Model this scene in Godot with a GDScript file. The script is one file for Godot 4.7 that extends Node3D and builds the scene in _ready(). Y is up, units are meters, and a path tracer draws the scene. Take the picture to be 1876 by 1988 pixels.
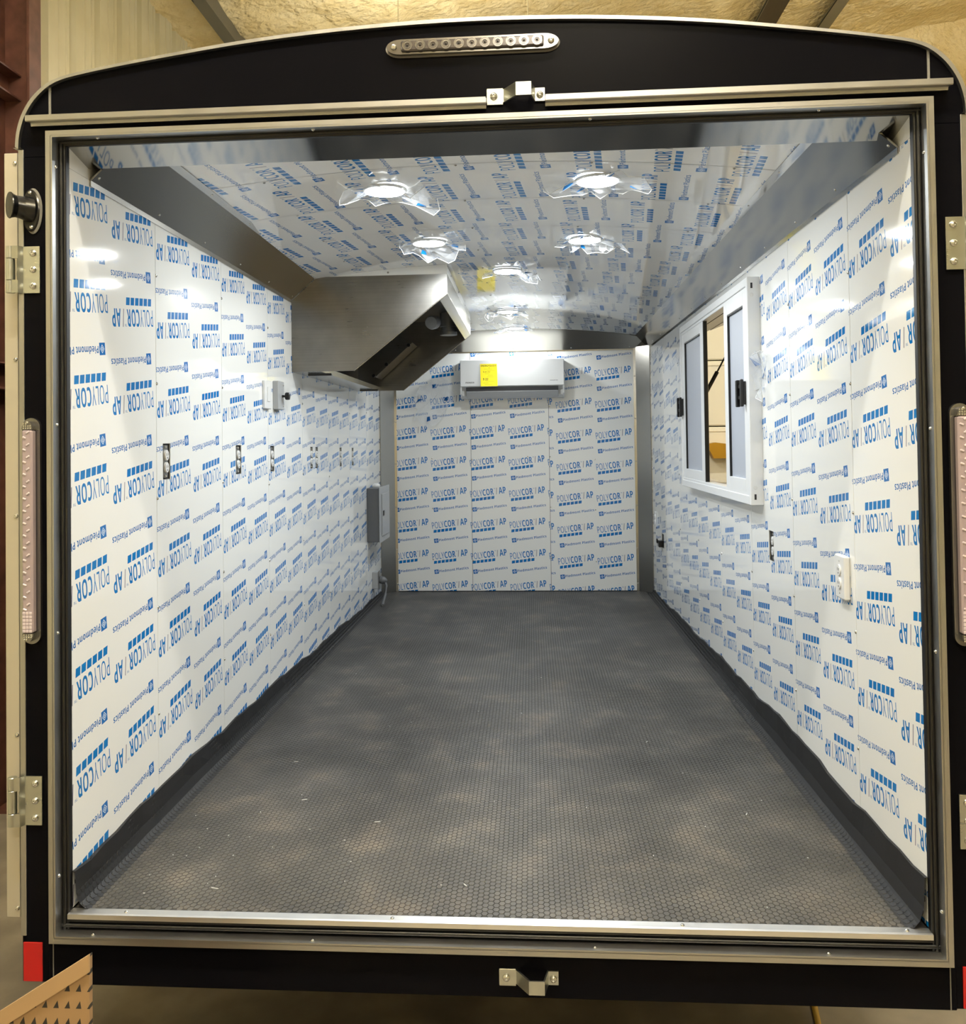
extends Node3D
# A concession trailer seen through its open rear doorway, standing in a metal workshop.
# Units are metres; the trailer's floor is y = 0, its rear opening lies in z = 0, and it runs towards -z.

const H := 1.044      # half the inner width
const LEN := 4.883    # inner length
const OPEN_Y := 1.931 # height of the rear opening
const GROUND := -0.60
const CELL_U := 0.305
const CELL_V := 0.25

var M := {}
var taken := {}
var noise := FastNoiseLite.new()
var rng := RandomNumberGenerator.new()
var shared := {}


# ------------------------------------------------------------------ mesh builder
class MB:
	var v := PackedVector3Array()
	var n := PackedVector3Array()
	var t := PackedVector2Array()
	var x := Transform3D.IDENTITY

	func tri(a: Vector3, b: Vector3, c: Vector3, ua := Vector2.ZERO, ub := Vector2.ZERO, uc := Vector2.ZERO) -> void:
		# a, b, c run counter-clockwise seen from the front
		a = x * a; b = x * b; c = x * c
		var nn := (b - a).cross(c - a).normalized()
		v.append_array([a, c, b]); n.append_array([nn, nn, nn]); t.append_array([ua, uc, ub])

	func trin(a: Vector3, b: Vector3, c: Vector3, na: Vector3, nb: Vector3, nc: Vector3, ua := Vector2.ZERO, ub := Vector2.ZERO, uc := Vector2.ZERO) -> void:
		v.append_array([x * a, x * c, x * b])
		n.append_array([(x.basis * na).normalized(), (x.basis * nc).normalized(), (x.basis * nb).normalized()])
		t.append_array([ua, uc, ub])

	func quad(a: Vector3, b: Vector3, c: Vector3, d: Vector3, ua := Vector2(0, 1), ub := Vector2(1, 1), uc := Vector2(1, 0), ud := Vector2(0, 0)) -> void:
		tri(a, b, c, ua, ub, uc)
		tri(a, c, d, ua, uc, ud)

	func box(lo: Vector3, hi: Vector3, bev := 0.0) -> void:
		var l := Vector3(minf(lo.x, hi.x), minf(lo.y, hi.y), minf(lo.z, hi.z))
		var g := Vector3(maxf(lo.x, hi.x), maxf(lo.y, hi.y), maxf(lo.z, hi.z))
		var s := g - l
		var b := minf(bev, 0.45 * minf(s.x, minf(s.y, s.z)))
		var c := (l + g) / 2
		var e := s / 2
		# six faces, drawn in by the bevel
		for ax in 3:
			for sg in [-1.0, 1.0]:
				var u := (ax + 1) % 3
				var w := (ax + 2) % 3
				var q := []
				for k in [[-1, -1], [1, -1], [1, 1], [-1, 1]]:
					var p := Vector3.ZERO
					p[ax] = sg * e[ax]
					p[u] = k[0] * (e[u] - b) * sg
					p[w] = k[1] * (e[w] - b)
					q.append(c + p)
				quad(q[0], q[1], q[2], q[3])
		if b <= 0.0:
			return
		for ax in 3:  # twelve chamfers, running along axis ax
			var u := (ax + 1) % 3
			var w := (ax + 2) % 3
			for su in [-1.0, 1.0]:
				for sw in [-1.0, 1.0]:
					var p1 := Vector3.ZERO
					var p2 := Vector3.ZERO
					p1[u] = su * e[u]; p1[w] = sw * (e[w] - b)
					p2[u] = su * (e[u] - b); p2[w] = sw * e[w]
					var d := Vector3.ZERO
					d[ax] = e[ax] - b
					var q := [c + p1 - d, c + p2 - d, c + p2 + d, c + p1 + d]
					if su * sw > 0:
						q.reverse()
					quad(q[0], q[1], q[2], q[3])
		for sx in [-1.0, 1.0]:
			for sy in [-1.0, 1.0]:
				for sz in [-1.0, 1.0]:
					var p := c + Vector3(sx * e.x, sy * (e.y - b), sz * (e.z - b))
					var q := c + Vector3(sx * (e.x - b), sy * e.y, sz * (e.z - b))
					var r := c + Vector3(sx * (e.x - b), sy * (e.y - b), sz * e.z)
					if sx * sy * sz > 0:
						tri(p, q, r)
					else:
						tri(p, r, q)

	# a closed outline (counter-clockwise in the plane of right and up) pushed out by depth along right x up
	func prism(poly: PackedVector2Array, o: Vector3, right: Vector3, up: Vector3, depth: float, caps := true, uvs := 1.0) -> void:
		var f := right.cross(up).normalized()
		if Geometry2D.is_polygon_clockwise(poly) :
			poly = poly.duplicate(); poly.reverse()
		if caps:
			var ix := Geometry2D.triangulate_polygon(poly)
			for k in range(0, ix.size(), 3):
				var a := poly[ix[k]]
				var b := poly[ix[k + 1]]
				var c := poly[ix[k + 2]]
				if (b - a).cross(c - a) < 0:
					var w := b; b = c; c = w
				var A := o + right * a.x + up * a.y
				var B := o + right * b.x + up * b.y
				var C := o + right * c.x + up * c.y
				tri(A + f * depth, B + f * depth, C + f * depth, a * uvs, b * uvs, c * uvs)
				tri(A, C, B, a * uvs, c * uvs, b * uvs)
		for k in poly.size():
			var a := poly[k]
			var b := poly[(k + 1) % poly.size()]
			var A := o + right * a.x + up * a.y
			var B := o + right * b.x + up * b.y
			quad(A, B, B + f * depth, A + f * depth)

	# profile of (radius, height) turned about the axis
	func lathe(prof: PackedVector2Array, o: Vector3, axis: Vector3, seg := 16, side := Vector3.ZERO, flat := 1.0) -> void:
		axis = axis.normalized()
		var a := side
		if a == Vector3.ZERO:
			a = axis.cross(Vector3.RIGHT if absf(axis.x) < 0.9 else Vector3.UP).normalized()
		var b := axis.cross(a).normalized() * flat
		for i in prof.size() - 1:
			var p := prof[i]
			var q := prof[i + 1]
			var d := q - p
			if d.length() < 1e-7:
				continue
			for k in seg:
				var t0 := TAU * k / seg
				var t1 := TAU * (k + 1) / seg
				var r0 := a * cos(t0) + b * sin(t0)
				var r1 := a * cos(t1) + b * sin(t1)
				var n0 := (r0 * d.y - axis * d.x).normalized()
				var n1 := (r1 * d.y - axis * d.x).normalized()
				var A := o + r0 * p.x + axis * p.y
				var B := o + r1 * p.x + axis * p.y
				var C := o + r1 * q.x + axis * q.y
				var D := o + r0 * q.x + axis * q.y
				if p.x > 1e-6:
					trin(A, B, C, n0, n1, n1)
				if q.x > 1e-6:
					trin(A, C, D, n0, n1, n0)
	func tube(path: Array, r: float, seg := 8) -> void:
		var rings := []
		for i in path.size():
			var d: Vector3 = (path[mini(i + 1, path.size() - 1)] - path[maxi(i - 1, 0)]).normalized()
			var a := d.cross(Vector3.UP if absf(d.y) < 0.9 else Vector3.RIGHT).normalized()
			var b := d.cross(a)
			var ring := []
			for k in seg:
				var ang := TAU * k / seg
				ring.append(a * cos(ang) + b * sin(ang))
			rings.append(ring)
		for i in path.size() - 1:
			for k in seg:
				var k1 := (k + 1) % seg
				var A: Vector3 = path[i] + rings[i][k] * r
				var B: Vector3 = path[i] + rings[i][k1] * r
				var C: Vector3 = path[i + 1] + rings[i + 1][k1] * r
				var D: Vector3 = path[i + 1] + rings[i + 1][k] * r
				trin(A, B, C, rings[i][k], rings[i][k1], rings[i + 1][k1])
				trin(A, C, D, rings[i][k], rings[i + 1][k1], rings[i + 1][k])
		for e in [0, path.size() - 1]:
			for k in range(1, seg - 1):
				var A: Vector3 = path[e] + rings[e][0] * r
				var B: Vector3 = path[e] + rings[e][k] * r
				var C: Vector3 = path[e] + rings[e][k + 1] * r
				if e == 0: tri(A, C, B)
				else: tri(A, B, C)

	func mesh() -> ArrayMesh:
		var arr := []
		arr.resize(Mesh.ARRAY_MAX)
		arr[Mesh.ARRAY_VERTEX] = v
		arr[Mesh.ARRAY_NORMAL] = n
		arr[Mesh.ARRAY_TEX_UV] = t
		var m := ArrayMesh.new()
		m.add_surface_from_arrays(Mesh.PRIMITIVE_TRIANGLES, arr)
		return m


# ------------------------------------------------------------------ objects
func numbered(called: String) -> String:
	var k: int = taken.get(called, 0)
	taken[called] = k + 1
	return called if k == 0 else "%s_%03d" % [called, k]


func tag(o: Node, label := "", category := "", group := "", kind := "") -> Node:
	if label: o.set_meta("label", label)
	if category: o.set_meta("category", category)
	if group: o.set_meta("group", group)
	if kind: o.set_meta("kind", kind)
	return o


func thing(called: String, label: String, category: String, at := Vector3.ZERO, group := "") -> Node3D:
	var o := Node3D.new()
	o.name = numbered(called)
	add_child(o)
	o.position = at
	tag(o, label, category, group)
	return o


func struct(called: String) -> Node3D:
	var o := Node3D.new()
	o.name = numbered(called)
	add_child(o)
	tag(o, "", "", "", "structure")
	return o


func part(called: String, mesh: Variant, mat: Material, parent: Node, label := "") -> MeshInstance3D:
	var o := MeshInstance3D.new()
	o.name = called if parent != self else numbered(called)
	o.mesh = mesh.mesh() if mesh is MB else mesh
	o.material_override = mat
	parent.add_child(o, true)
	if label: o.set_meta("label", label)
	return o


func boxm(lo: Vector3, hi: Vector3, bev := 0.0) -> MB:
	var b := MB.new()
	b.box(lo, hi, bev)
	return b


func screw_mesh(r := 0.005) -> ArrayMesh:
	var key := "screw%f" % r
	if not shared.has(key):
		var b := MB.new()
		b.lathe(PackedVector2Array([Vector2(r, 0), Vector2(r, 0.15 * r), Vector2(0.8 * r, 0.5 * r), Vector2(0.45 * r, 0.68 * r), Vector2(0.4 * r, 0.45 * r), Vector2(0, 0.45 * r)]), Vector3.ZERO, Vector3.UP, 12)
		shared[key] = b.mesh()
	return shared[key]


func screw(parent: Node, at: Vector3, towards: Vector3, r := 0.005, mat: Material = null) -> void:
	var o := part("screw", screw_mesh(r), mat if mat else M.zinc, parent)
	var up := towards.normalized()
	var a := up.cross(Vector3(0.31, 0.2, 0.93)).normalized()
	o.transform = Transform3D(Basis(a, up, a.cross(up)), at)


# ------------------------------------------------------------------ textures
func text_tris(txt: String, bold: bool) -> PackedVector2Array:
	var f := SystemFont.new()
	f.font_names = PackedStringArray(["Droid Sans"])
	f.font_weight = 700 if bold else 400
	var tm := TextMesh.new()
	tm.font = f
	tm.font_size = 96
	tm.pixel_size = 0.01
	tm.depth = 0.0
	tm.curve_step = 3.0
	tm.text = txt
	tm.horizontal_alignment = HORIZONTAL_ALIGNMENT_LEFT
	var a := tm.get_mesh_arrays()
	var out := PackedVector2Array()
	var box := tm.get_aabb()
	for p in a[Mesh.ARRAY_VERTEX]:
		out.append(Vector2((p.x - box.position.x) / box.size.x, (p.y - box.position.y) / box.size.y))
	return out


# fill triangles (image pixels) with a colour, wrapping round the edges
func fill(img: Image, tris: PackedVector2Array, c: Color) -> void:
	var w := img.get_width()
	var h := img.get_height()
	for k in range(0, tris.size(), 3):
		var a := tris[k]
		var b := tris[k + 1]
		var d := tris[k + 2]
		var y0 := int(floor(minf(a.y, minf(b.y, d.y))))
		var y1 := int(ceil(maxf(a.y, maxf(b.y, d.y))))
		for y in range(y0, y1 + 1):
			var yc := y + 0.5
			var lo := 1e9
			var hi := -1e9
			for e in [[a, b], [b, d], [d, a]]:
				var p: Vector2 = e[0]
				var q: Vector2 = e[1]
				if (p.y <= yc) != (q.y <= yc):
					var xx := p.x + (q.x - p.x) * (yc - p.y) / (q.y - p.y)
					lo = minf(lo, xx)
					hi = maxf(hi, xx)
			if hi < lo:
				continue
			for xx in range(int(round(lo)), int(round(hi))):
				img.set_pixel(posmod(xx, w), posmod(y, h), c)


func place(tris: PackedVector2Array, at: Vector2, size: Vector2, turn: float, origin: Vector2, px: float) -> PackedVector2Array:
	# unit-square triangles (y up) to image pixels: placed at "at" (metres, y up, about origin), turned, then flipped to y down
	var out := PackedVector2Array()
	for p in tris:
		var q := (at + p * size).rotated(turn)
		out.append(Vector2(origin.x + q.x, origin.y - q.y) * px)
	return out


func quad_tris(skew := 0.0) -> PackedVector2Array:
	return PackedVector2Array([Vector2(0, 0), Vector2(1, 0), Vector2(1 + skew, 1), Vector2(0, 0), Vector2(1 + skew, 1), Vector2(skew, 1)])


func film_texture() -> ImageTexture:
	var px := 5200.0
	var img := Image.create(int(CELL_U * px), int(CELL_V * px), false, Image.FORMAT_RGB8)
	img.fill(Color8(232, 233, 231))
	var bar := Color8(10, 112, 186)
	var ink := Color8(24, 112, 184)
	var ink2 := Color8(52, 106, 172)
	var o := Vector2(0.015, 0.145)
	var turn := deg_to_rad(7.0)
	for k in 6:
		fill(img, place(quad_tris(0.18), Vector2(k * 0.0305, 0), Vector2(0.0245, 0.0225), turn, o, px), bar)
	fill(img, place(text_tris("POLY", false), Vector2(-0.004, 0.0335), Vector2(0.093, 0.052), turn, o, px), ink)
	fill(img, place(text_tris("COR", true), Vector2(0.093, 0.0335), Vector2(0.086, 0.052), turn, o, px), ink)
	fill(img, place(text_tris("TM", false), Vector2(0.182, 0.077), Vector2(0.013, 0.0075), turn, o, px), ink2)
	fill(img, place(quad_tris(2.2), Vector2(0.196, 0.0335), Vector2(0.0042, 0.052), turn, o, px), Color8(120, 118, 138))
	fill(img, place(text_tris("AP", true), Vector2(0.219, 0.0335), Vector2(0.056, 0.052), turn, o, px), ink)
	var q := Vector2(-0.004, -0.082)
	fill(img, place(quad_tris(), q, Vector2(0.034, 0.034), turn, o, px), Color8(40, 106, 178))
	# the diamond mark in the square
	var c := q + Vector2(0.017, 0.017)
	for ring in [[0.0125, Color8(214, 226, 240)], [0.0095, Color8(40, 106, 178)], [0.0062, Color8(214, 226, 240)], [0.0030, Color8(40, 106, 178)]]:
		var r: float = ring[0]
		var dia := PackedVector2Array([c + Vector2(-r, 0), c + Vector2(0, -r), c + Vector2(r, 0), c + Vector2(-r, 0), c + Vector2(r, 0), c + Vector2(0, r)])
		fill(img, place(dia, Vector2.ZERO, Vector2.ONE, turn, o, px), ring[1])
	fill(img, place(text_tris("Piedmont Plastics", true), q + Vector2(0.039, 0.008), Vector2(0.231, 0.021), turn, o, px), ink2)
	return ImageTexture.create_from_image(img)


func noise_tex(freq: float, size: int, ramp: Array, octaves := 4, sd := 1) -> NoiseTexture2D:
	var t := NoiseTexture2D.new()
	var f := FastNoiseLite.new()
	f.noise_type = FastNoiseLite.TYPE_SIMPLEX_SMOOTH
	f.frequency = freq
	f.fractal_octaves = octaves
	f.seed = sd
	t.noise = f
	t.width = size
	t.height = size
	t.seamless = true
	if ramp:
		var g := Gradient.new()
		g.offsets = PackedFloat32Array(ramp[0])
		g.colors = PackedColorArray(ramp[1])
		t.color_ramp = g
	return t


func brushed_tex(sd: int, lo: float, hi: float) -> ImageTexture:
	# fine lines along u with a slow blotch over them
	var img := Image.create(512, 512, false, Image.FORMAT_RGB8)
	var f := FastNoiseLite.new()
	f.seed = sd
	f.frequency = 0.02
	f.fractal_octaves = 4
	for y in 512:
		for x in 512:
			var line := f.get_noise_2d(x * 0.05, y * 12.0) * 0.5 + 0.5
			var blotch := f.get_noise_2d(x * 0.7 + 900.0, y * 0.7) * 0.5 + 0.5
			var g := lerpf(lo, hi, clampf(0.45 * line + 0.6 * blotch, 0, 1))
			img.set_pixel(x, y, Color(g, g, g))
	return ImageTexture.create_from_image(img)


func mat(c: Color, rough := 0.5, metal := 0.0, spec := 0.5) -> StandardMaterial3D:
	var m := StandardMaterial3D.new()
	m.albedo_color = c
	m.roughness = rough
	m.metallic = metal
	m.metallic_specular = spec
	return m


func tri_map(m: StandardMaterial3D, scale: float, world := true) -> StandardMaterial3D:
	m.uv1_triplanar = true
	m.uv1_world_triplanar = world
	m.uv1_scale = Vector3.ONE * scale
	return m


func make_materials() -> void:
	# printed protective film on the white panels
	M.film = mat(Color.WHITE, 0.06)
	M.film.albedo_texture = film_texture()
	M.panel_edge = mat(Color8(205, 204, 200), 0.5)
	M.film_white = mat(Color8(232, 233, 231), 0.13)
	M.clear_film = mat(Color(0.95, 0.97, 1, 0.17), 0.06)
	M.clear_film.transparency = BaseMaterial3D.TRANSPARENCY_ALPHA
	M.clear_film.cull_mode = BaseMaterial3D.CULL_DISABLED
	M.blue_ink = mat(Color8(20, 112, 186), 0.2)
	M.blue_ink.cull_mode = BaseMaterial3D.CULL_DISABLED
	# metals
	var brush := brushed_tex(5, 0.55, 1.0)
	M.stainless = mat(Color8(178, 175, 168), 0.24, 1.0)
	M.stainless_smooth = mat(Color8(176, 175, 172), 0.09, 1.0)
	M.hood = tri_map(mat(Color8(136, 135, 132), 0.32, 1.0), 0.9)
	M.hood.roughness_texture = brushed_tex(7, 0.8, 1.0)
	M.hood.albedo_texture = brushed_tex(9, 0.82, 1.0)
	M.aluminium = tri_map(mat(Color8(182, 182, 180), 0.42, 1.0), 1.3)
	M.aluminium.roughness_texture = brushed_tex(3, 0.7, 1.0)
	M.aluminium_bright = tri_map(mat(Color8(230, 228, 224), 0.5, 1.0), 2.0)
	M.aluminium_bright.roughness_texture = brush
	M.door_edge = mat(Color8(196, 190, 174), 0.45, 0.35)
	M.zinc = mat(Color8(214, 214, 210), 0.22, 1.0)
	M.zinc_plate = tri_map(mat(Color8(196, 199, 192), 0.4, 1.0), 3.0)
	M.zinc_plate.roughness_texture = brush
	M.galvanised = mat(Color8(150, 150, 148), 0.4, 1.0)
	M.chrome_plastic = mat(Color8(132, 130, 128), 0.2, 0.85)
	# paint, rubber, plastics
	M.black_paint = mat(Color8(11, 11, 15), 0.26, 0.0, 0.12)
	M.black_frame = mat(Color8(10, 10, 11), 0.45)
	M.black_plastic = mat(Color8(14, 14, 15), 0.28)
	M.rubber = mat(Color8(12, 12, 13), 0.42)
	M.gap = mat(Color8(40, 40, 40), 0.9)
	M.white_plastic = mat(Color8(220, 221, 221), 0.22)
	M.white_paint = mat(Color8(226, 228, 230), 0.3)
	M.grey_plastic = mat(Color8(94, 96, 99), 0.4)
	M.light_grey = mat(Color8(160, 162, 164), 0.35)
	M.red = mat(Color8(178, 16, 18), 0.3)
	M.lens = mat(Color8(158, 144, 149), 0.16)
	M.lens_facet = mat(Color8(206, 194, 199), 0.1)
	M.yellow = mat(Color8(250, 224, 0), 0.6)
	M.yellow_bin = mat(Color8(176, 132, 14), 0.45)
	M.caulk = mat(Color8(110, 108, 102), 0.6)
	M.ink_black = mat(Color8(30, 30, 34), 0.5)
	# window glass
	M.glass = mat(Color(0.93, 0.96, 1.0, 0.10), 0.03)
	M.glass.transparency = BaseMaterial3D.TRANSPARENCY_ALPHA
	M.screen = mat(Color8(172, 178, 190), 0.42)
	# rubber floor, with scuffed dust
	var dust := noise_tex(0.008, 1024, [[0.0, 0.45, 0.65, 0.82, 1.0], [Color8(58, 58, 58), Color8(65, 65, 64), Color8(75, 74, 72), Color8(87, 83, 78), Color8(101, 94, 86)]], 6, 21)
	M.mat_base = tri_map(mat(Color.WHITE, 0.62), 0.45)
	M.mat_base.albedo_texture = noise_tex(0.008, 1024, [[0.0, 0.5, 0.75, 1.0], [Color8(30, 31, 32), Color8(36, 36, 37), Color8(52, 50, 48), Color8(72, 67, 62)]], 6, 21)
	M.mat_stud = tri_map(mat(Color.WHITE, 0.5), 0.45)
	M.mat_stud.albedo_texture = dust
	M.mat_stud.vertex_color_use_as_albedo = true
	M.cove = mat(Color8(21, 21, 23), 0.5)
	# the workshop
	M.siding = tri_map(mat(Color.WHITE, 0.42), 0.5)
	M.siding.albedo_texture = noise_tex(0.01, 512, [[0.0, 1.0], [Color8(214, 208, 178), Color8(226, 221, 194)]], 4, 31)
	M.oxide = tri_map(mat(Color.WHITE, 0.55), 0.8)
	M.oxide.albedo_texture = noise_tex(0.02, 512, [[0.0, 0.5, 1.0], [Color8(74, 44, 36), Color8(96, 60, 50), Color8(112, 74, 62)]], 4, 33)
	M.purlin = mat(Color8(120, 120, 116), 0.45, 0.6)
	M.dark_steel = mat(Color8(44, 36, 34), 0.5, 0.3)
	var foamh := noise_tex(0.02, 1024, [], 4, 41)
	M.foam = tri_map(mat(Color.WHITE, 0.75), 0.55)
	M.foam.albedo_texture = noise_tex(0.006, 1024, [[0.0, 0.5, 1.0], [Color8(230, 208, 150), Color8(240, 222, 172), Color8(248, 234, 192)]], 5, 43)
	foamh.as_normal_map = true
	foamh.bump_strength = 14.0
	M.foam.normal_enabled = true
	M.foam.normal_texture = foamh
	M.concrete = tri_map(mat(Color.WHITE, 0.55), 0.35)
	M.concrete.albedo_texture = noise_tex(0.006, 1024, [[0.0, 0.45, 0.7, 1.0], [Color8(112, 104, 92), Color8(134, 125, 110), Color8(152, 142, 124), Color8(168, 158, 140)]], 6, 51)
	M.door_cream = mat(Color8(246, 243, 230), 0.5)
	M.plaster = mat(Color8(214, 206, 182), 0.8)
	M.cardboard = mat(Color8(172, 142, 104), 0.8)
	M.cardboard_print = mat(Color.WHITE, 0.75)
	M.cardboard_print.albedo_texture = triangle_print()
	M.yellow_cord = mat(Color8(206, 168, 60), 0.5)
	M.puck = mat(Color8(250, 250, 250), 0.4)
	M.puck.emission_enabled = true
	M.puck.emission = Color(0.985, 1.0, 0.995)
	M.puck.emission_energy_multiplier = 9.0
	M.tube_glow = mat(Color8(250, 250, 246), 0.4)
	M.tube_glow.emission_enabled = true
	M.tube_glow.emission = Color(1.0, 0.975, 0.925)
	M.tube_glow.emission_energy_multiplier = 10.0


func triangle_print() -> ImageTexture:
	var img := Image.create(172, 248, false, Image.FORMAT_RGB8)  # one mark, 21.5 x 31 mm
	img.fill(Color8(156, 126, 90))
	var px := 8000.0
	fill(img, place(PackedVector2Array([Vector2(0, 0), Vector2(1, 0), Vector2(0.8, 1)]), Vector2(0.004, 0), Vector2(0.0105, 0.014), 0.0, Vector2(0.002, 0.024), px), Color8(44, 40, 36))
	return ImageTexture.create_from_image(img)


# ------------------------------------------------------------------ printed panels
# A sheet in the plane of P(a, b) -> Vector3, a0..a1 by b0..b1, with holes; uv comes from U(a, b)
func sheet(P: Callable, U: Callable, a0: float, a1: float, b0: float, b1: float, holes: Array, inward: Vector3, thick: float) -> MB:
	var m := MB.new()
	var ca := [a0, a1]
	var cb := [b0, b1]
	var used := []
	for h in holes:
		if h[1] <= a0 or h[0] >= a1 or h[3] <= b0 or h[2] >= b1:
			continue
		used.append(h)
		for k in [h[0], h[1]]:
			if k > a0 + 1e-5 and k < a1 - 1e-5 and not ca.has(k): ca.append(k)
		for k in [h[2], h[3]]:
			if k > b0 + 1e-5 and k < b1 - 1e-5 and not cb.has(k): cb.append(k)
	ca.sort()
	cb.sort()
	var solid := func(i: int, j: int) -> bool:
		if i < 0 or j < 0 or i >= ca.size() - 1 or j >= cb.size() - 1:
			return false
		var ma: float = (ca[i] + ca[i + 1]) / 2
		var mb: float = (cb[j] + cb[j + 1]) / 2
		for h in used:
			if ma > h[0] and ma < h[1] and mb > h[2] and mb < h[3]:
				return false
		return true
	var back := -inward * thick
	var pa: Vector3 = P.call(a1, b0) - P.call(a0, b0)
	var pb: Vector3 = P.call(a0, b1) - P.call(a0, b0)
	var flip: bool = pa.cross(pb).dot(inward) < 0
	var put := func(p: Vector3, q: Vector3, r: Vector3, s: Vector3, up: Vector2, uq: Vector2, ur: Vector2, us: Vector2, f: bool) -> void:
		if f: m.quad(s, r, q, p, us, ur, uq, up)
		else: m.quad(p, q, r, s, up, uq, ur, us)
	for i in ca.size() - 1:
		for j in cb.size() - 1:
			if not solid.call(i, j):
				continue
			var A: Vector3 = P.call(ca[i], cb[j])
			var B: Vector3 = P.call(ca[i + 1], cb[j])
			var C: Vector3 = P.call(ca[i + 1], cb[j + 1])
			var D: Vector3 = P.call(ca[i], cb[j + 1])
			var ua: Vector2 = U.call(ca[i], cb[j])
			var ub: Vector2 = U.call(ca[i + 1], cb[j])
			var uc: Vector2 = U.call(ca[i + 1], cb[j + 1])
			var ud: Vector2 = U.call(ca[i], cb[j + 1])
			put.call(A, B, C, D, ua, ub, uc, ud, flip)
			var z := Vector2(0.001, 0.001)
			if not solid.call(i, j - 1): put.call(A + back, B + back, B, A, z, z, z, z, flip)
			if not solid.call(i + 1, j): put.call(B + back, C + back, C, B, z, z, z, z, flip)
			if not solid.call(i, j + 1): put.call(C + back, D + back, D, C, z, z, z, z, flip)
			if not solid.call(i - 1, j): put.call(D + back, A + back, A, D, z, z, z, z, flip)
	return m


func arch(x: float, z: float) -> float:
	return 2.045 - 0.07 * x * x + 0.004 * (z + 0.6)


const U0 := 0.015
const V0 := 0.145
const OUT_L := [[-0.587, -0.647], [-1.308, -1.376], [-1.789, -1.852], [-2.535, -2.59], [-2.652, -2.71], [-3.278, -3.338], [-3.660, -3.718]]
const WIN_OUT := [-3.34, -1.46, 0.93, 1.79]  # and in the outer skin
const WIN := [-3.05, -1.50, 0.935, 1.77]   # the opening in the right wall: z from, to, y from, to


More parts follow.
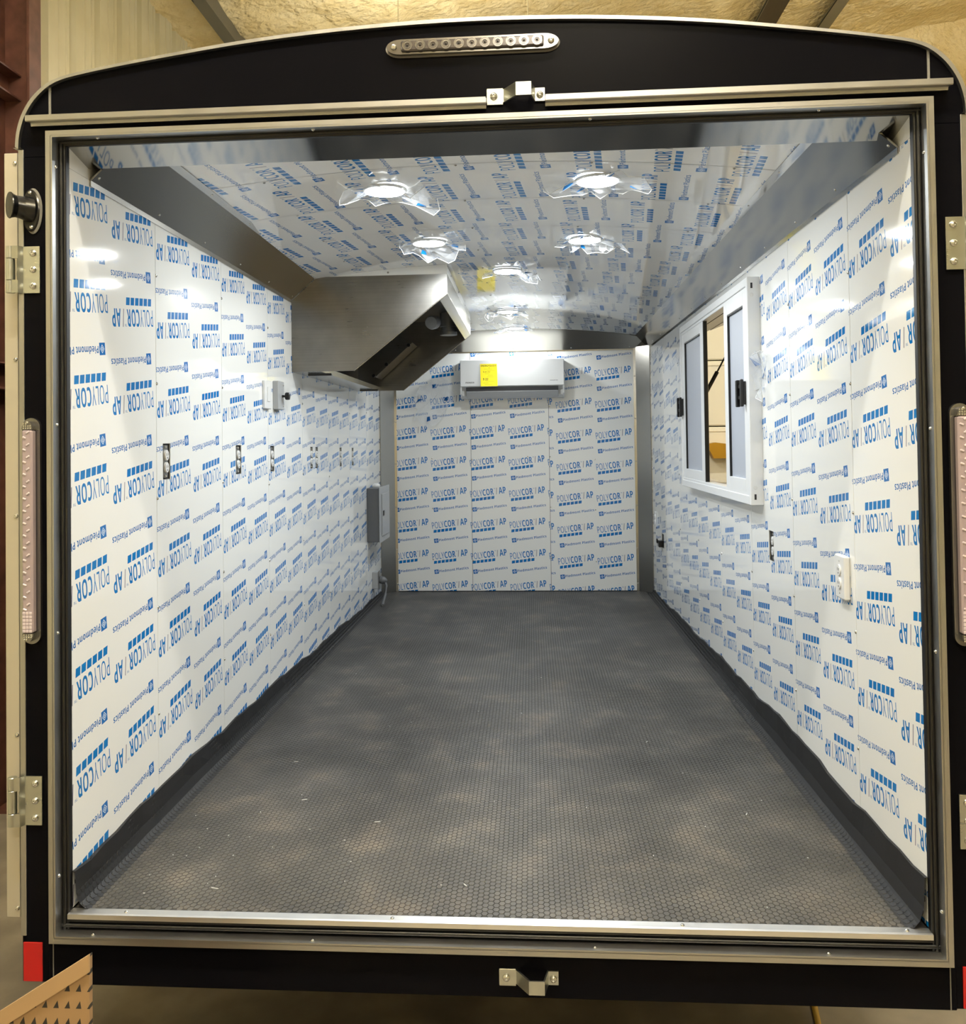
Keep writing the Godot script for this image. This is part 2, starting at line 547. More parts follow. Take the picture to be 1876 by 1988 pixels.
func build_room() -> void:
	# ---- left wall
	var wl := struct("wall_left")
	var holes := []
	for o in OUT_L:
		var yt: float = 1.172 + 0.0115 * (o[0] + 0.6)
		holes.append([o[1], o[0], yt - 0.116, yt])
	var P := func(a: float, b: float) -> Vector3: return Vector3(-H, b, a)
	var U := func(a: float, b: float) -> Vector2: return Vector2((a + 0.505 + U0) / CELL_U, (b - 0.868 + V0) / 0.2505)
	var seams := [0.0, -0.538]
	while seams[-1] > -LEN + 0.104 + 0.01:
		seams.append(maxf(seams[-1] - 0.61, -LEN + 0.09))
	for k in seams.size() - 1:
		var g := 0.0014
		part("panel", sheet(P, U, seams[k + 1] + g, seams[k] - g, 0.004, 1.878, holes, Vector3.RIGHT, 0.007), M.film, wl)
		if k > 0:
			for y in [0.33, 0.66, 1.0, 1.36, 1.7]:
				screw(wl, Vector3(-H, y + 0.012 * ((k * 7) % 5 - 2), seams[k] - 0.004), Vector3.RIGHT, 0.0052)
	part("upper_strip", boxm(Vector3(-H - 0.007, 1.8788, -LEN + 0.1), Vector3(-H, 1.936, 0.0)), M.film_white, wl)
	# ---- right wall
	var wr := struct("wall_right")
	var Pr := func(a: float, b: float) -> Vector3: return Vector3(H, b, a)
	var Ur := func(a: float, b: float) -> Vector2: return Vector2((-(a + 0.177) + U0) / CELL_U, (b - 1.006 + V0) / 0.2425)
	var Uu := func(a: float, b: float) -> Vector2: return Vector2((a + 0.05) / CELL_U, -(b - 0.4) / 0.2425)
	var rh := [[WIN[0], WIN[1], WIN[2], WIN[3]], [-1.385, -1.318, 0.690, 0.806], [-4.36, -4.22, 0.40, 0.50]]
	var rs := [0.0, -0.4415]
	while rs[-1] > -LEN + 0.104 + 0.01:
		rs.append(maxf(rs[-1] - 0.61, -LEN + 0.09))
	for k in rs.size() - 1:
		var g := 0.0014
		part("panel", sheet(Pr, Uu if k >= 7 else Ur, rs[k + 1] + g, rs[k] - g, 0.004, 1.878, rh, Vector3.LEFT, 0.007), M.film, wr)
		if k > 0:
			for y in [0.30, 0.63, 0.97, 1.34, 1.66]:
				var sy: float = y + 0.012 * ((k * 5) % 5 - 2)
				if sy > 0.88 and rs[k] < -1.45 and rs[k] > -3.12:
					continue
				screw(wr, Vector3(H, sy, rs[k] - 0.004), Vector3.LEFT, 0.0052)
	part("upper_strip", boxm(Vector3(H, 1.8788, -LEN + 0.1), Vector3(H + 0.007, 1.936, 0.0)), M.film_white, wr)
	# ---- front wall, at the far end
	var wf := struct("wall_front")
	var Pf := func(a: float, b: float) -> Vector3: return Vector3(a, b, -LEN)
	var Uf := func(a: float, b: float) -> Vector2: return Vector2((a + 0.645 + U0) / CELL_U, (-(b - 0.937) + V0) / 0.2425)
	var Uf2 := func(a: float, b: float) -> Vector2: return Vector2((a - 0.337 + U0) / CELL_U, (-(b - 0.895) + V0) / 0.2425)
	var fs := [-H + 0.09, -0.341, 0.269, H - 0.09]
	for k in 3:
		part("panel", sheet(Pf, Uf2 if k == 2 else Uf, fs[k] + 0.0014, fs[k + 1] - 0.0014, 0.004, 1.88, [], Vector3.BACK, 0.007), M.film, wf)
	for x in [-0.95, -0.65, -0.335, 0.10, 0.275, 0.62, 0.955]:
		for y in [0.24, 0.64, 1.03, 1.42]:
			if absf(x - 0.62) < 0.01 and y > 1.3: continue
			screw(wf, Vector3(x, y + 0.02 * sin(x * 9.0), -LEN), Vector3.BACK, 0.0055)
	# ---- ceiling
	var cl := struct("ceiling")
	var cz := [-0.02, -0.20]
	while cz[-1] > -LEN:
		cz.append(maxf(cz[-1] - 0.42, -LEN))
	for k in cz.size() - 1:
		var m := MB.new()
		var z0: float = cz[k] - 0.0013
		var z1: float = cz[k + 1] + 0.0013
		var nseg := 32
		for i in nseg:
			var x0 := lerpf(-0.955, 0.955, float(i) / nseg)
			var x1 := lerpf(-0.955, 0.955, float(i + 1) / nseg)
			var n0 := Vector3(-0.14 * x0, -1, 0).normalized()
			var n1 := Vector3(-0.14 * x1, -1, 0).normalized()
			var pp := [Vector3(x0, arch(x0, z0), z0), Vector3(x0, arch(x0, z1), z1), Vector3(x1, arch(x1, z1), z1), Vector3(x1, arch(x1, z0), z0)]
			var uu := []
			for p in pp:
				uu.append(Vector2((p.z + 1.03 + U0) / 0.335, (p.x - 0.372 + V0) / 0.2455))
			m.trin(pp[0], pp[1], pp[2], n0, n0, n1, uu[0], uu[1], uu[2])
			m.trin(pp[0], pp[2], pp[3], n0, n1, n1, uu[0], uu[2], uu[3])
		part("panel", m, M.film, cl)
		if k > 0:
			for x in [-0.72, -0.1, 0.33, 0.77]:
				screw(cl, Vector3(x, arch(x, z0), z0 - 0.01), Vector3.DOWN, 0.0045, M.galvanised)
	# ---- floor: a rubber mat with raised hexagons, turned up along both walls
	var fl := struct("floor")
	part("subfloor", boxm(Vector3(-H - 0.02, -0.06, -LEN - 0.02), Vector3(H + 0.02, -0.008, -0.004)), M.black_frame, fl)
	part("rubber_mat", boxm(Vector3(-H, -0.008, -LEN), Vector3(H, -0.0016, -0.004)), M.mat_base, fl)
	var hexm := MB.new()
	var R := 0.0093
	var PZ := 0.0203
	var lo := []
	var hi := []
	for k in 6:
		var a := TAU * k / 6
		lo.append(Vector3(cos(a) * R * 0.93, -0.0018, sin(a) * R * 0.93 * PZ / (sqrt(3.0) * R)))
		hi.append(Vector3(cos(a) * R * 0.84, 0.0, sin(a) * R * 0.84 * PZ / (sqrt(3.0) * R)))
	for k in 6:
		var k1 := (k + 1) % 6
		hexm.quad(lo[k1], lo[k], hi[k], hi[k1])
		hexm.tri(Vector3(0, 0.0002, 0), hi[k1], hi[k])
	var studs := MultiMesh.new()
	studs.transform_format = MultiMesh.TRANSFORM_3D
	studs.use_colors = true
	studs.mesh = hexm.mesh()
	var spots := []
	var cols := int((2 * H - 0.086) / (1.5 * R))
	var rows := int((LEN - 0.02) / PZ)
	for i in cols:
		for j in rows:
			var x := -H + 0.048 + i * 1.5 * R
			var z := -0.017 - j * PZ - (0.5 * PZ if i % 2 else 0.0)
			spots.append(Vector3(x, 0, z))
	studs.instance_count = spots.size()
	noise.seed = 77
	noise.frequency = 1.6
	noise.fractal_octaves = 4
	for k in spots.size():
		studs.set_instance_transform(k, Transform3D(Basis.IDENTITY, spots[k]))
		var s: Vector3 = spots[k]
		var g := 0.92 + 0.5 * clampf(noise.get_noise_2d(s.x, s.z * 0.8), -0.4, 0.7) + rng.randf_range(-0.06, 0.06)
		studs.set_instance_color(k, Color(g, g * 0.985, g * 0.96))
	var hx := MultiMeshInstance3D.new()
	hx.name = "hexagon_stud"
	hx.multimesh = studs
	hx.material_override = M.mat_stud
	fl.add_child(hx, true)
	hx.set_meta("kind", "stuff")
	var bits := MB.new()
	rng.seed = 900
	for k in 46:
		var c := Vector3(rng.randf_range(-0.95, 0.95), 0.0012, -0.06 - pow(rng.randf(), 2.0) * 2.4)
		if k < 14: c = Vector3(rng.randf_range(-0.97, -0.55), 0.0012, rng.randf_range(-0.75, -0.06))
		bits.x = Transform3D(Basis(Vector3.UP, rng.randf() * TAU), c)
		var ln := rng.randf_range(0.0012, 0.0028) if k % 7 else rng.randf_range(0.006, 0.011)
		bits.box(Vector3(-ln, -0.0006, -0.0011), Vector3(ln, 0.0008, 0.0011))
	var deb := part("floor_debris", bits, M.white_plastic, self)
	tag(deb, "white specks and slivers of plastic swept over the rubber floor", "debris", "", "stuff")
	for sd in [-1.0, 1.0]:
		var m := MB.new()
		var z0 := -0.0005
		var z1 := -LEN + 0.10
		var n := 60
		var prof := func(z: float) -> Array:
			var w: float = 0.006 * sin(z * 5.1 + sd) + 0.004 * sin(z * 13.0) + 0.003 * sin(z * 29.0)
			var top: float = (0.100 if sd < 0 else 0.116) * clampf(1.0 - (-z - 1.3) * 0.235, 0.2, 1.0) + w
			var e := absf(w) * 0.5
			return [Vector2(0.048, -0.0012), Vector2(0.034, 0.003), Vector2(0.020, 0.16 * top), Vector2(0.0105, 0.42 * top), Vector2(0.0062 + e, 0.75 * top), Vector2(0.0050 + e, top), Vector2(0.0002, top + 0.001)]
		for i in n:
			var za := lerpf(z0, z1, float(i) / n)
			var zb := lerpf(z0, z1, float(i + 1) / n)
			var pa: Array = prof.call(za)
			var pb: Array = prof.call(zb)
			for k in pa.size() - 1:
				var A := Vector3(sd * (H - pa[k].x), pa[k].y, za)
				var B := Vector3(sd * (H - pa[k + 1].x), pa[k + 1].y, za)
				var C := Vector3(sd * (H - pb[k + 1].x), pb[k + 1].y, zb)
				var D := Vector3(sd * (H - pb[k].x), pb[k].y, zb)
				if sd > 0: m.quad(A, B, C, D)
				else: m.quad(D, C, B, A)
		part("turned_up_edge", m, M.cove, fl)
		# studs on the turned-up edge
		var mm := MultiMesh.new()
		mm.transform_format = MultiMesh.TRANSFORM_3D
		mm.mesh = studs.mesh
		var tr := []
		for j in int((LEN - 0.12) / PZ):
			for q in [[0.0385, 0.0018, 0.35], [0.0275, 0.0095, 0.75], [0.0172, 0.021, 1.15], [0.0122, 0.036, 1.3], [0.0090, 0.052, 1.45], [0.0070, 0.068, 1.5], [0.0062, 0.084, 1.52]]:
				if q[1] > 0.09 * clampf(1.0 - (j * PZ - 1.3) * 0.235, 0.2, 1.0): continue
				var i := int(q[1] * 65.0)
				var z: float = -0.012 - j * PZ - (0.5 * PZ if i % 2 else 0.0)
				var ang: float = q[2]
				var up := Vector3(-sd * sin(ang), cos(ang), 0)
				tr.append(Transform3D(Basis(up.cross(Vector3.BACK), up, Vector3.BACK), Vector3(sd * (H - q[0]), q[1] + 0.0004, z) + up * 0.0006))
		mm.instance_count = tr.size()
		for k in tr.size():
			mm.set_instance_transform(k, tr[k])
		var mi := MultiMeshInstance3D.new()
		mi.name = "edge_stud"
		mi.multimesh = mm
		mi.material_override = M.cove
		fl.add_child(mi, true)
		mi.set_meta("kind", "stuff")


func build_trim() -> void:
	# cornices along both walls: a flange on the wall, a slope, a flange on the ceiling
	var spans := [[-1.0, -0.112, -2.172], [-1.0, -3.902, -LEN + 0.02], [1.0, -0.072, -LEN + 0.02]]
	for s in spans:
		var sd: float = s[0]
		var o := struct("trim_1")
		var prof := PackedVector2Array([Vector2(0.0, 1.862), Vector2(0.0035, 1.862), Vector2(0.0045, 1.877), Vector2(0.124, 1.983), Vector2(0.152, 1.9875), Vector2(0.152, 1.9895), Vector2(0.122, 1.9885), Vector2(0.002, 1.881), Vector2(0.0, 1.879)])
		var q := PackedVector2Array()
		for p in prof:
			q.append(Vector2(sd * (H - p.x), p.y))
		var m := MB.new()
		m.prism(q, Vector3(0, 0, s[2]), Vector3.RIGHT, Vector3.UP, s[1] - s[2])
		part("cornice", m, M.stainless_smooth if sd > 0 else M.stainless, o)
		var z: float = s[1] - 0.02
		while z > s[2]:
			screw(o, Vector3(sd * (H - 0.016), 1.889, z), Vector3(-sd, -1.1, 0), 0.005)
			screw(o, Vector3(sd * (H - 0.137), 1.986, z - 0.14), Vector3.DOWN, 0.0045)
			z -= 0.40
	# cornice over the front wall, under the arch
	var fc := struct("trim_2")
	var m := MB.new()
	var n := 28
	for i in n:
		var x0 := lerpf(-H + 0.02, H - 0.02, float(i) / n)
		var x1 := lerpf(-H + 0.02, H - 0.02, float(i + 1) / n)
		var q := []
		for x in [x0, x1]:
			var t := minf(arch(x, -LEN), 1.876 + (H - absf(x)) * 0.9)
			q.append([Vector3(x, 1.862, -LEN + 0.003), Vector3(x, 1.872, -LEN + 0.004), Vector3(x, t - 0.001, -LEN + 0.004 + (t - 1.872) * 0.80), Vector3(x, t + 0.0, -LEN + 0.02 + (t - 1.872) * 0.80)])
		for k in 3:
			m.quad(q[0][k], q[1][k], q[1][k + 1], q[0][k + 1])
	part("cornice", m, M.stainless, fc)
	for x in [-0.9, -0.45, 0.0, 0.45, 0.9]:
		screw(fc, Vector3(x, 1.886, -LEN + 0.016), Vector3(0, -0.8, 1), 0.005)
	# upright corner trims at the far end
	for sd in [-1.0, 1.0]:
		var o := struct("trim_3")
		var b := MB.new()
		var p := PackedVector2Array([Vector2(0, 0.118), Vector2(0.004, 0.118), Vector2(0.006, 0.104), Vector2(0.100, 0.008), Vector2(0.118, 0.005), Vector2(0.118, 0.0), Vector2(0.0, 0.0)])
		var q := PackedVector2Array()
		for e in p:
			q.append(Vector2(sd * (H - e.x), -(-LEN + e.y)))
		b.prism(q, Vector3(0, 0.0, 0), Vector3.RIGHT, Vector3.FORWARD, 1.885)
		part("corner_trim", b, M.stainless, o)
		for y in [0.06, 0.33, 0.66, 1.0, 1.33, 1.66]:
			screw(o, Vector3(sd * (H - 0.109), y, -LEN + 0.0065), Vector3.BACK, 0.0055)
	# plate under the rear header
	var hd := struct("trim_4")
	var hb := MB.new()
	hb.prism(PackedVector2Array([Vector2(0.0, OPEN_Y), Vector2(0.108, 1.907), Vector2(0.108, 2.01), Vector2(0.0, 1.99)]), Vector3(-H, 0, 0), Vector3.FORWARD, Vector3.UP, 2 * H)
	part("header_plate", hb, M.stainless_smooth, hd)


func outline() -> PackedVector2Array:
	# right half of the roof line of the rear face, from the side up to the middle
	var raw := PackedVector2Array([Vector2(1.157, 1.92), Vector2(1.152, 1.965), Vector2(1.136, 2.01), Vector2(1.106, 2.052), Vector2(1.06, 2.085), Vector2(0.98, 2.105), Vector2(0.80, 2.133), Vector2(0.54, 2.166), Vector2(0.27, 2.186), Vector2(0.0, 2.193)])
	var out := PackedVector2Array()
	for k in raw.size() - 1:
		var a := raw[k - 1] if k > 0 else raw[0] - Vector2(0, 0.05)
		var d := raw[k + 2] if k + 2 < raw.size() else Vector2(-0.27, 2.186)
		for j in 4:
			out.append(raw[k].cubic_interpolate(raw[k + 1], a, d, j / 4.0))
	out.append(raw[-1])
	return out


func build_shell() -> void:
	var t := thing("cargo_trailer", "black cargo trailer with open rear doorway and bare metal door frame", "trailer")
	var zf := 0.03
	# rear face
	var ol := outline()
	var top := PackedVector2Array([Vector2(-1.157, 1.9), Vector2(-1.066, 1.9), Vector2(-1.066, 1.955), Vector2(1.066, 1.955), Vector2(1.066, 1.9), Vector2(1.157, 1.9)])
	for p in ol: top.append(p)
	for k in range(ol.size() - 2, -1, -1): top.append(Vector2(-ol[k].x, ol[k].y))
	var m := MB.new()
	m.prism(top, Vector3(0, 0, -0.02), Vector3.RIGHT, Vector3.UP, zf + 0.02)
	part("rear_header", m, M.black_paint, t)
	for sd in [-1.0, 1.0]:
		part("rear_post", boxm(Vector3(sd * 1.066, -0.165, -0.02), Vector3(sd * 1.157, 1.9, zf), 0.002), M.black_paint, t)
	part("rear_sill", boxm(Vector3(-1.066, -0.165, -0.02), Vector3(1.066, -0.05, zf)), M.black_paint, t)
	part("bumper_beam", boxm(Vector3(-1.09, -0.167, 0.0), Vector3(1.09, -0.062, zf + 0.003), 0.002), M.black_paint, t)
	# white-metal trim along the roof edge and bare strips down the corners
	var rim := MB.new()
	var pts := []
	for p in ol: pts.append(p)
	for k in range(ol.size() - 2, -1, -1): pts.append(Vector2(-ol[k].x, ol[k].y))
	for k in pts.size() - 1:
		var a: Vector2 = pts[k]
		var b: Vector2 = pts[k + 1]
		var na := (a - Vector2(0, 1.3)).normalized()
		var nb := (b - Vector2(0, 1.3)).normalized()
		var ai := a - na * 0.004
		var bi := b - nb * 0.004
		var ao := a + na * 0.0055
		var bo := b + nb * 0.0055
		var f := zf + 0.012
		rim.quad(Vector3(ai.x, ai.y, f), Vector3(ao.x, ao.y, f), Vector3(bo.x, bo.y, f), Vector3(bi.x, bi.y, f))
		rim.quad(Vector3(ai.x, ai.y, zf - 0.01), Vector3(ai.x, ai.y, f), Vector3(bi.x, bi.y, f), Vector3(bi.x, bi.y, zf - 0.01))
		rim.quad(Vector3(ao.x, ao.y, f), Vector3(ao.x, ao.y, -0.02), Vector3(bo.x, bo.y, -0.02), Vector3(bo.x, bo.y, f))
	for sd in [0, -1]:
		var a: Vector2 = pts[sd]
		rim.quad(Vector3(a.x - 0.01, a.y, zf - 0.01), Vector3(a.x + 0.01, a.y, zf - 0.01), Vector3(a.x + 0.01, a.y, zf + 0.012), Vector3(a.x - 0.01, a.y, zf + 0.012))
	part("roof_edge_trim", rim, M.aluminium, t)
	for sd in [-1.0, 1.0]:
		part("corner_strip", boxm(Vector3(sd * 1.1445, -0.05, 0.0), Vector3(sd * 1.1585, 1.918, zf + 0.004), 0.001), M.aluminium, t)
		part("seam", boxm(Vector3(sd * 1.0725, 1.985, zf - 0.002), Vector3(sd * 1.078, 2.080, zf + 0.003)), M.caulk, t)
		part("lower_seam", boxm(Vector3(sd * 1.074, -0.165, zf - 0.002), Vector3(sd * 1.0765, -0.063, zf + 0.0042)), M.caulk, t)
	# side walls, the right one with the serving hatch cut through, roof, front
	part("side_wall", boxm(Vector3(-1.157, -0.165, -LEN - 0.12), Vector3(-H - 0.024, 1.93, -0.02)), M.black_paint, t)
	for q in [[-LEN - 0.12, WIN_OUT[0], -0.165, 1.93], [WIN_OUT[1], -0.02, -0.165, 1.93], [WIN_OUT[0], WIN_OUT[1], -0.165, WIN_OUT[2]], [WIN_OUT[0], WIN_OUT[1], WIN_OUT[3], 1.93]]:
		part("side_wall", boxm(Vector3(H + 0.024, q[2], q[0]), Vector3(1.157, q[3], q[1])), M.black_paint, t)
	part("front_wall", boxm(Vector3(-1.157, -0.165, -LEN - 0.12), Vector3(1.157, 1.93, -LEN - 0.02)), M.black_paint, t)
	for sd in [-1.0, 1.0]:
		part("wall_liner", boxm(Vector3(sd * (H + 0.0075), -0.05, -LEN - 0.02), Vector3(sd * (H + 0.024), 2.0, -0.001)) if sd < 0 else window_liner(), M.gap, t)
	part("front_liner", boxm(Vector3(-H, -0.05, -LEN - 0.02), Vector3(H, 2.0, -LEN - 0.0075)), M.gap, t)
	var roof := MB.new()
	var rp := PackedVector2Array([Vector2(-1.157, 1.93), Vector2(-1.069, 1.93), Vector2(-1.069, 2.0), Vector2(-0.5, 2.045), Vector2(0, 2.062), Vector2(0.5, 2.045), Vector2(1.069, 2.0), Vector2(1.069, 1.93), Vector2(1.157, 1.93)])
	for p in ol: rp.append(p)
	for k in range(ol.size() - 2, -1, -1): rp.append(Vector2(-ol[k].x, ol[k].y))
	roof.prism(rp, Vector3(0, 0, -LEN - 0.12), Vector3.RIGHT, Vector3.UP, LEN + 0.10)
	part("roof", roof, M.aluminium, t)
	# running gear under the floor
	for sd in [-1.0, 1.0]:
		part("chassis_rail", boxm(Vector3(sd * 0.62, -0.21, -LEN - 0.1), Vector3(sd * 0.70, -0.165, -0.7)), M.black_frame, t)
		for z in [-2.35, -3.2]:
			var w := MB.new()
			w.lathe(PackedVector2Array([Vector2(0.0, -0.08), Vector2(0.14, -0.08), Vector2(0.21, -0.09), Vector2(0.24, -0.06), Vector2(0.24, 0.06), Vector2(0.21, 0.09), Vector2(0.14, 0.08), Vector2(0.0, 0.08)]), Vector3(sd * 0.84, GROUND + 0.24, z), Vector3.RIGHT, 28)
			part("wheel", w, M.rubber, t)
	# the door frame: four mitred aluminium pieces around the opening
	var zo := 0.052
	var ox := 1.077
	var ix := 1.0595
	var oy := 1.957
	var iy := 1.9405
	var ob := -0.058
	var ib := -0.040
	var fr := [
		["left", Vector2(-ox, ob), Vector2(-ox, oy), Vector2(-ix, iy), Vector2(-ix, ib)],
		["right", Vector2(ox, oy), Vector2(ox, ob), Vector2(ix, ib), Vector2(ix, iy)],
		["top", Vector2(-ox, oy), Vector2(ox, oy), Vector2(ix, iy), Vector2(-ix, iy)],
		["bottom", Vector2(ox, ob), Vector2(-ox, ob), Vector2(-ix, ib), Vector2(ix, ib)],
	]
	for f in fr:
		var g := MB.new()
		var a := Vector3(f[1].x, f[1].y, zo)
		var b := Vector3(f[2].x, f[2].y, zo)
		var c := Vector3(f[3].x, f[3].y, zo)
		var d := Vector3(f[4].x, f[4].y, zo)
		var bk := Vector3(0, 0, -0.05)
		g.quad(a, d, c, b)
		g.quad(d, d + bk, c + bk, c)   # reveal
		g.quad(b, b + bk * 0.45, a + bk * 0.45, a)  # outer edge
		# a small step along the face
		var mid := func(p: Vector3, q: Vector3, k: float, dz: float) -> Vector3: return p.lerp(q, k) + Vector3(0, 0, dz)
		g.quad(mid.call(a, d, 0.62, 0.0016), mid.call(a, d, 0.72, 0.0016), mid.call(b, c, 0.72, 0.0016), mid.call(b, c, 0.62, 0.0016))
		part("door_frame", g, M.aluminium, t)
	# rubber seal inside the frame: two round lips on a flat carrier
	for f in [["l", Vector3(-ix, ib, 0), Vector3(-ix, iy, 0), Vector3(1, 0, 0)], ["r", Vector3(ix, ib, 0), Vector3(ix, iy, 0), Vector3(-1, 0, 0)], ["t", Vector3(-ix, iy, 0), Vector3(ix, iy, 0), Vector3(0, -1, 0)], ["b", Vector3(-ix, ib + 0.003, 0), Vector3(ix, ib + 0.003, 0), Vector3(0, 1, 0)]]:
		var g := MB.new()
		var inw: Vector3 = f[3]
		var wdt := 0.0155 if f[0] != "t" else 0.0095
		if f[0] == "b": wdt = 0.022
		g.box(f[1] + Vector3(0, 0, -0.004), f[2] + inw * wdt + Vector3(0, 0, 0.014))
		g.tube([f[1] + inw * wdt * 0.35 + Vector3(0, 0, 0.017), f[2] + inw * wdt * 0.35 + Vector3(0, 0, 0.017)], 0.0052)
		g.tube([f[1] + inw * wdt * 0.8 + Vector3(0, 0, 0.013), f[2] + inw * wdt * 0.8 + Vector3(0, 0, 0.013)], 0.0048)
		part("door_seal", g, M.rubber, t)
	# threshold plate
	var th := MB.new()
	th.prism(PackedVector2Array([Vector2(-0.024, 0.000), Vector2(-0.018, 0.0012), Vector2(0.006, 0.0012), Vector2(0.008, 0.0002), Vector2(0.008, -0.012), Vector2(-0.024, -0.012)]), Vector3(-H, 0, 0), Vector3.FORWARD, Vector3.UP, 2 * H)
	part("threshold_plate", th, M.aluminium_bright, t)
	for x in [-0.9, -0.23, 0.47, 0.99]:
		screw(t, Vector3(x, 0.0012, 0.008), Vector3.UP, 0.005)
	# drip rail over the doorway
	var dr := MB.new()
	rail(dr)
	part("drip_rail", dr, M.aluminium, t)
	# screws through the frame's reveal
	for y in [0.10, 0.70, 1.22, 1.87]:
		screw(t, Vector3(-ix, y, 0.034), Vector3.RIGHT, 0.0048)
		screw(t, Vector3(ix, y - 0.04, 0.034), Vector3.LEFT, 0.0048)
	for x in [-0.95, -0.4, 0.28, 0.82]:
		screw(t, Vector3(x, iy, 0.034), Vector3.DOWN, 0.0048)
		screw(t, Vector3(x - 0.02, ib, 0.040), Vector3.UP, 0.0048)


func rail(b: MB) -> void:
	# outline in (-z, y); right is FORWARD, so the depth runs towards +x from the left end
	var q := PackedVector2Array()
	for p in [Vector2(0.030, 1.976), Vector2(0.034, 1.976), Vector2(0.036, 1.983), Vector2(0.0595, 1.979), Vector2(0.0620, 1.981), Vector2(0.0620, 1.9945), Vector2(0.0600, 1.9950), Vector2(0.0585, 1.9855), Vector2(0.0350, 1.990), Vector2(0.034, 2.002), Vector2(0.030, 2.002)]:
		q.append(Vector2(-p.x, p.y))
	b.prism(q, Vector3(-1.124, 0, 0), Vector3.FORWARD, Vector3.UP, 1.124 + 0.029)
	b.prism(q, Vector3(0.173, 0, 0), Vector3.FORWARD, Vector3.UP, 1.118 - 0.173)


func window_liner() -> MB:
	var b := MB.new()
	for q in [[-LEN - 0.02, WIN[0], -0.05, 2.0], [WIN[1], -0.001, -0.05, 2.0], [WIN[0], WIN[1], -0.05, WIN[2]], [WIN[0], WIN[1], WIN[3], 2.0]]:
		b.box(Vector3(H + 0.0075, q[2], q[0]), Vector3(H + 0.024, q[3], q[1]))
	return b


# ------------------------------------------------------------------ rear hardware
func bolt_head(parent: Node, at: Vector3, r := 0.0075) -> void:
	var b := MB.new()
	b.lathe(PackedVector2Array([Vector2(r * 1.05, 0), Vector2(r * 1.05, r * 0.15), Vector2(r * 0.92, r * 0.5), Vector2(r * 0.62, r * 0.78), Vector2(r * 0.34, r * 0.86), Vector2(r * 0.3, r * 0.5), Vector2(0, r * 0.5)]), at, Vector3.BACK, 18)
	part("bolt", b, M.zinc, parent)


func hinge(x: float, y0: float, y1: float, sd: float, label: String) -> void:
	var t := thing("hinge", label, "hinge", Vector3.ZERO, "rear door hinges")
	var z := 0.031
	var xi := x + sd * 0.0   # knuckle side
	# leaf: from the knuckle over the corner strip, a shallow bend, then flat on the post
	var lf := MB.new()
	var hgt := y1 - y0
	var pro := PackedVector2Array([Vector2(0.010, 0.020), Vector2(0.024, 0.0175), Vector2(0.031, 0.0045), Vector2(0.074, 0.0045), Vector2(0.074, 0.0), Vector2(0.029, 0.0), Vector2(0.0215, 0.013), Vector2(0.010, 0.0155)])
	var cutlo := y0 + hgt * 0.27
	var cuthi := y1 - hgt * 0.27
	for seg in [[y0, cutlo, 0], [cutlo, cuthi, 1], [cuthi, y1, 0]]:
		var q := PackedVector2Array()
		for p in pro:
			var px: float = p.x if seg[2] == 0 else maxf(p.x, 0.0235)
			q.append(Vector2(sd * px, -p.y))
		lf.prism(q, Vector3(xi, seg[0], z), Vector3.RIGHT, Vector3.FORWARD, seg[1] - seg[0])
	part("leaf", lf, M.zinc_plate, t)
	for seg in [[y0, cutlo - 0.001], [cutlo, cuthi], [cuthi + 0.001, y1]]:
		var k := MB.new()
		var r := 0.0108
		k.lathe(PackedVector2Array([Vector2(0, 0), Vector2(r - 0.001, 0), Vector2(r, 0.001), Vector2(r, seg[1] - seg[0] - 0.001), Vector2(r - 0.001, seg[1] - seg[0]), Vector2(0, seg[1] - seg[0])]), Vector3(xi + sd * 0.002, seg[0], z + 0.012), Vector3.UP, 18)
		part("knuckle", k, M.zinc_plate, t)
	for f in [0.15, 0.5, 0.85]:
		bolt_head(t, Vector3(xi + sd * 0.057, y0 + hgt * f, z + 0.0045), 0.0085)


func hasp(x0: float, yc: float, label: String) -> void:
	var t := thing("door_hasp", label, "hasp", Vector3.ZERO, "door bar keepers")
	var z := 0.033
	if yc > 1: z = 0.034
	var h := 0.032
	var outer := [Vector2(0.0, 0.0), Vector2(0.0, 0.004), Vector2(0.041, 0.004), Vector2(0.071, 0.047), Vector2(0.108, 0.047), Vector2(0.1175, 0.004), Vector2(0.141, 0.004), Vector2(0.141, 0.0), Vector2(0.1145, 0.0), Vector2(0.105, 0.043), Vector2(0.074, 0.043), Vector2(0.044, 0.0)]
	var q := PackedVector2Array()
	for p in outer:
		q.append(Vector2(p.x, -p.y))
	var b := MB.new()
	b.prism(q, Vector3(x0, yc - h / 2, z), Vector3.RIGHT, Vector3.FORWARD, h)
	part("strap", b, M.zinc_plate, t)
	# mounting flange left of the strap is deeper than the loop
	part("foot", boxm(Vector3(x0, yc - 0.021, z), Vector3(x0 + 0.040, yc + 0.019, z + 0.0042), 0.001), M.zinc_plate, t)
	bolt_head(t, Vector3(x0 + 0.017, yc - 0.001, z + 0.0042), 0.0088)
	bolt_head(t, Vector3(x0 + 0.129, yc - 0.001, z + 0.0042), 0.0082)


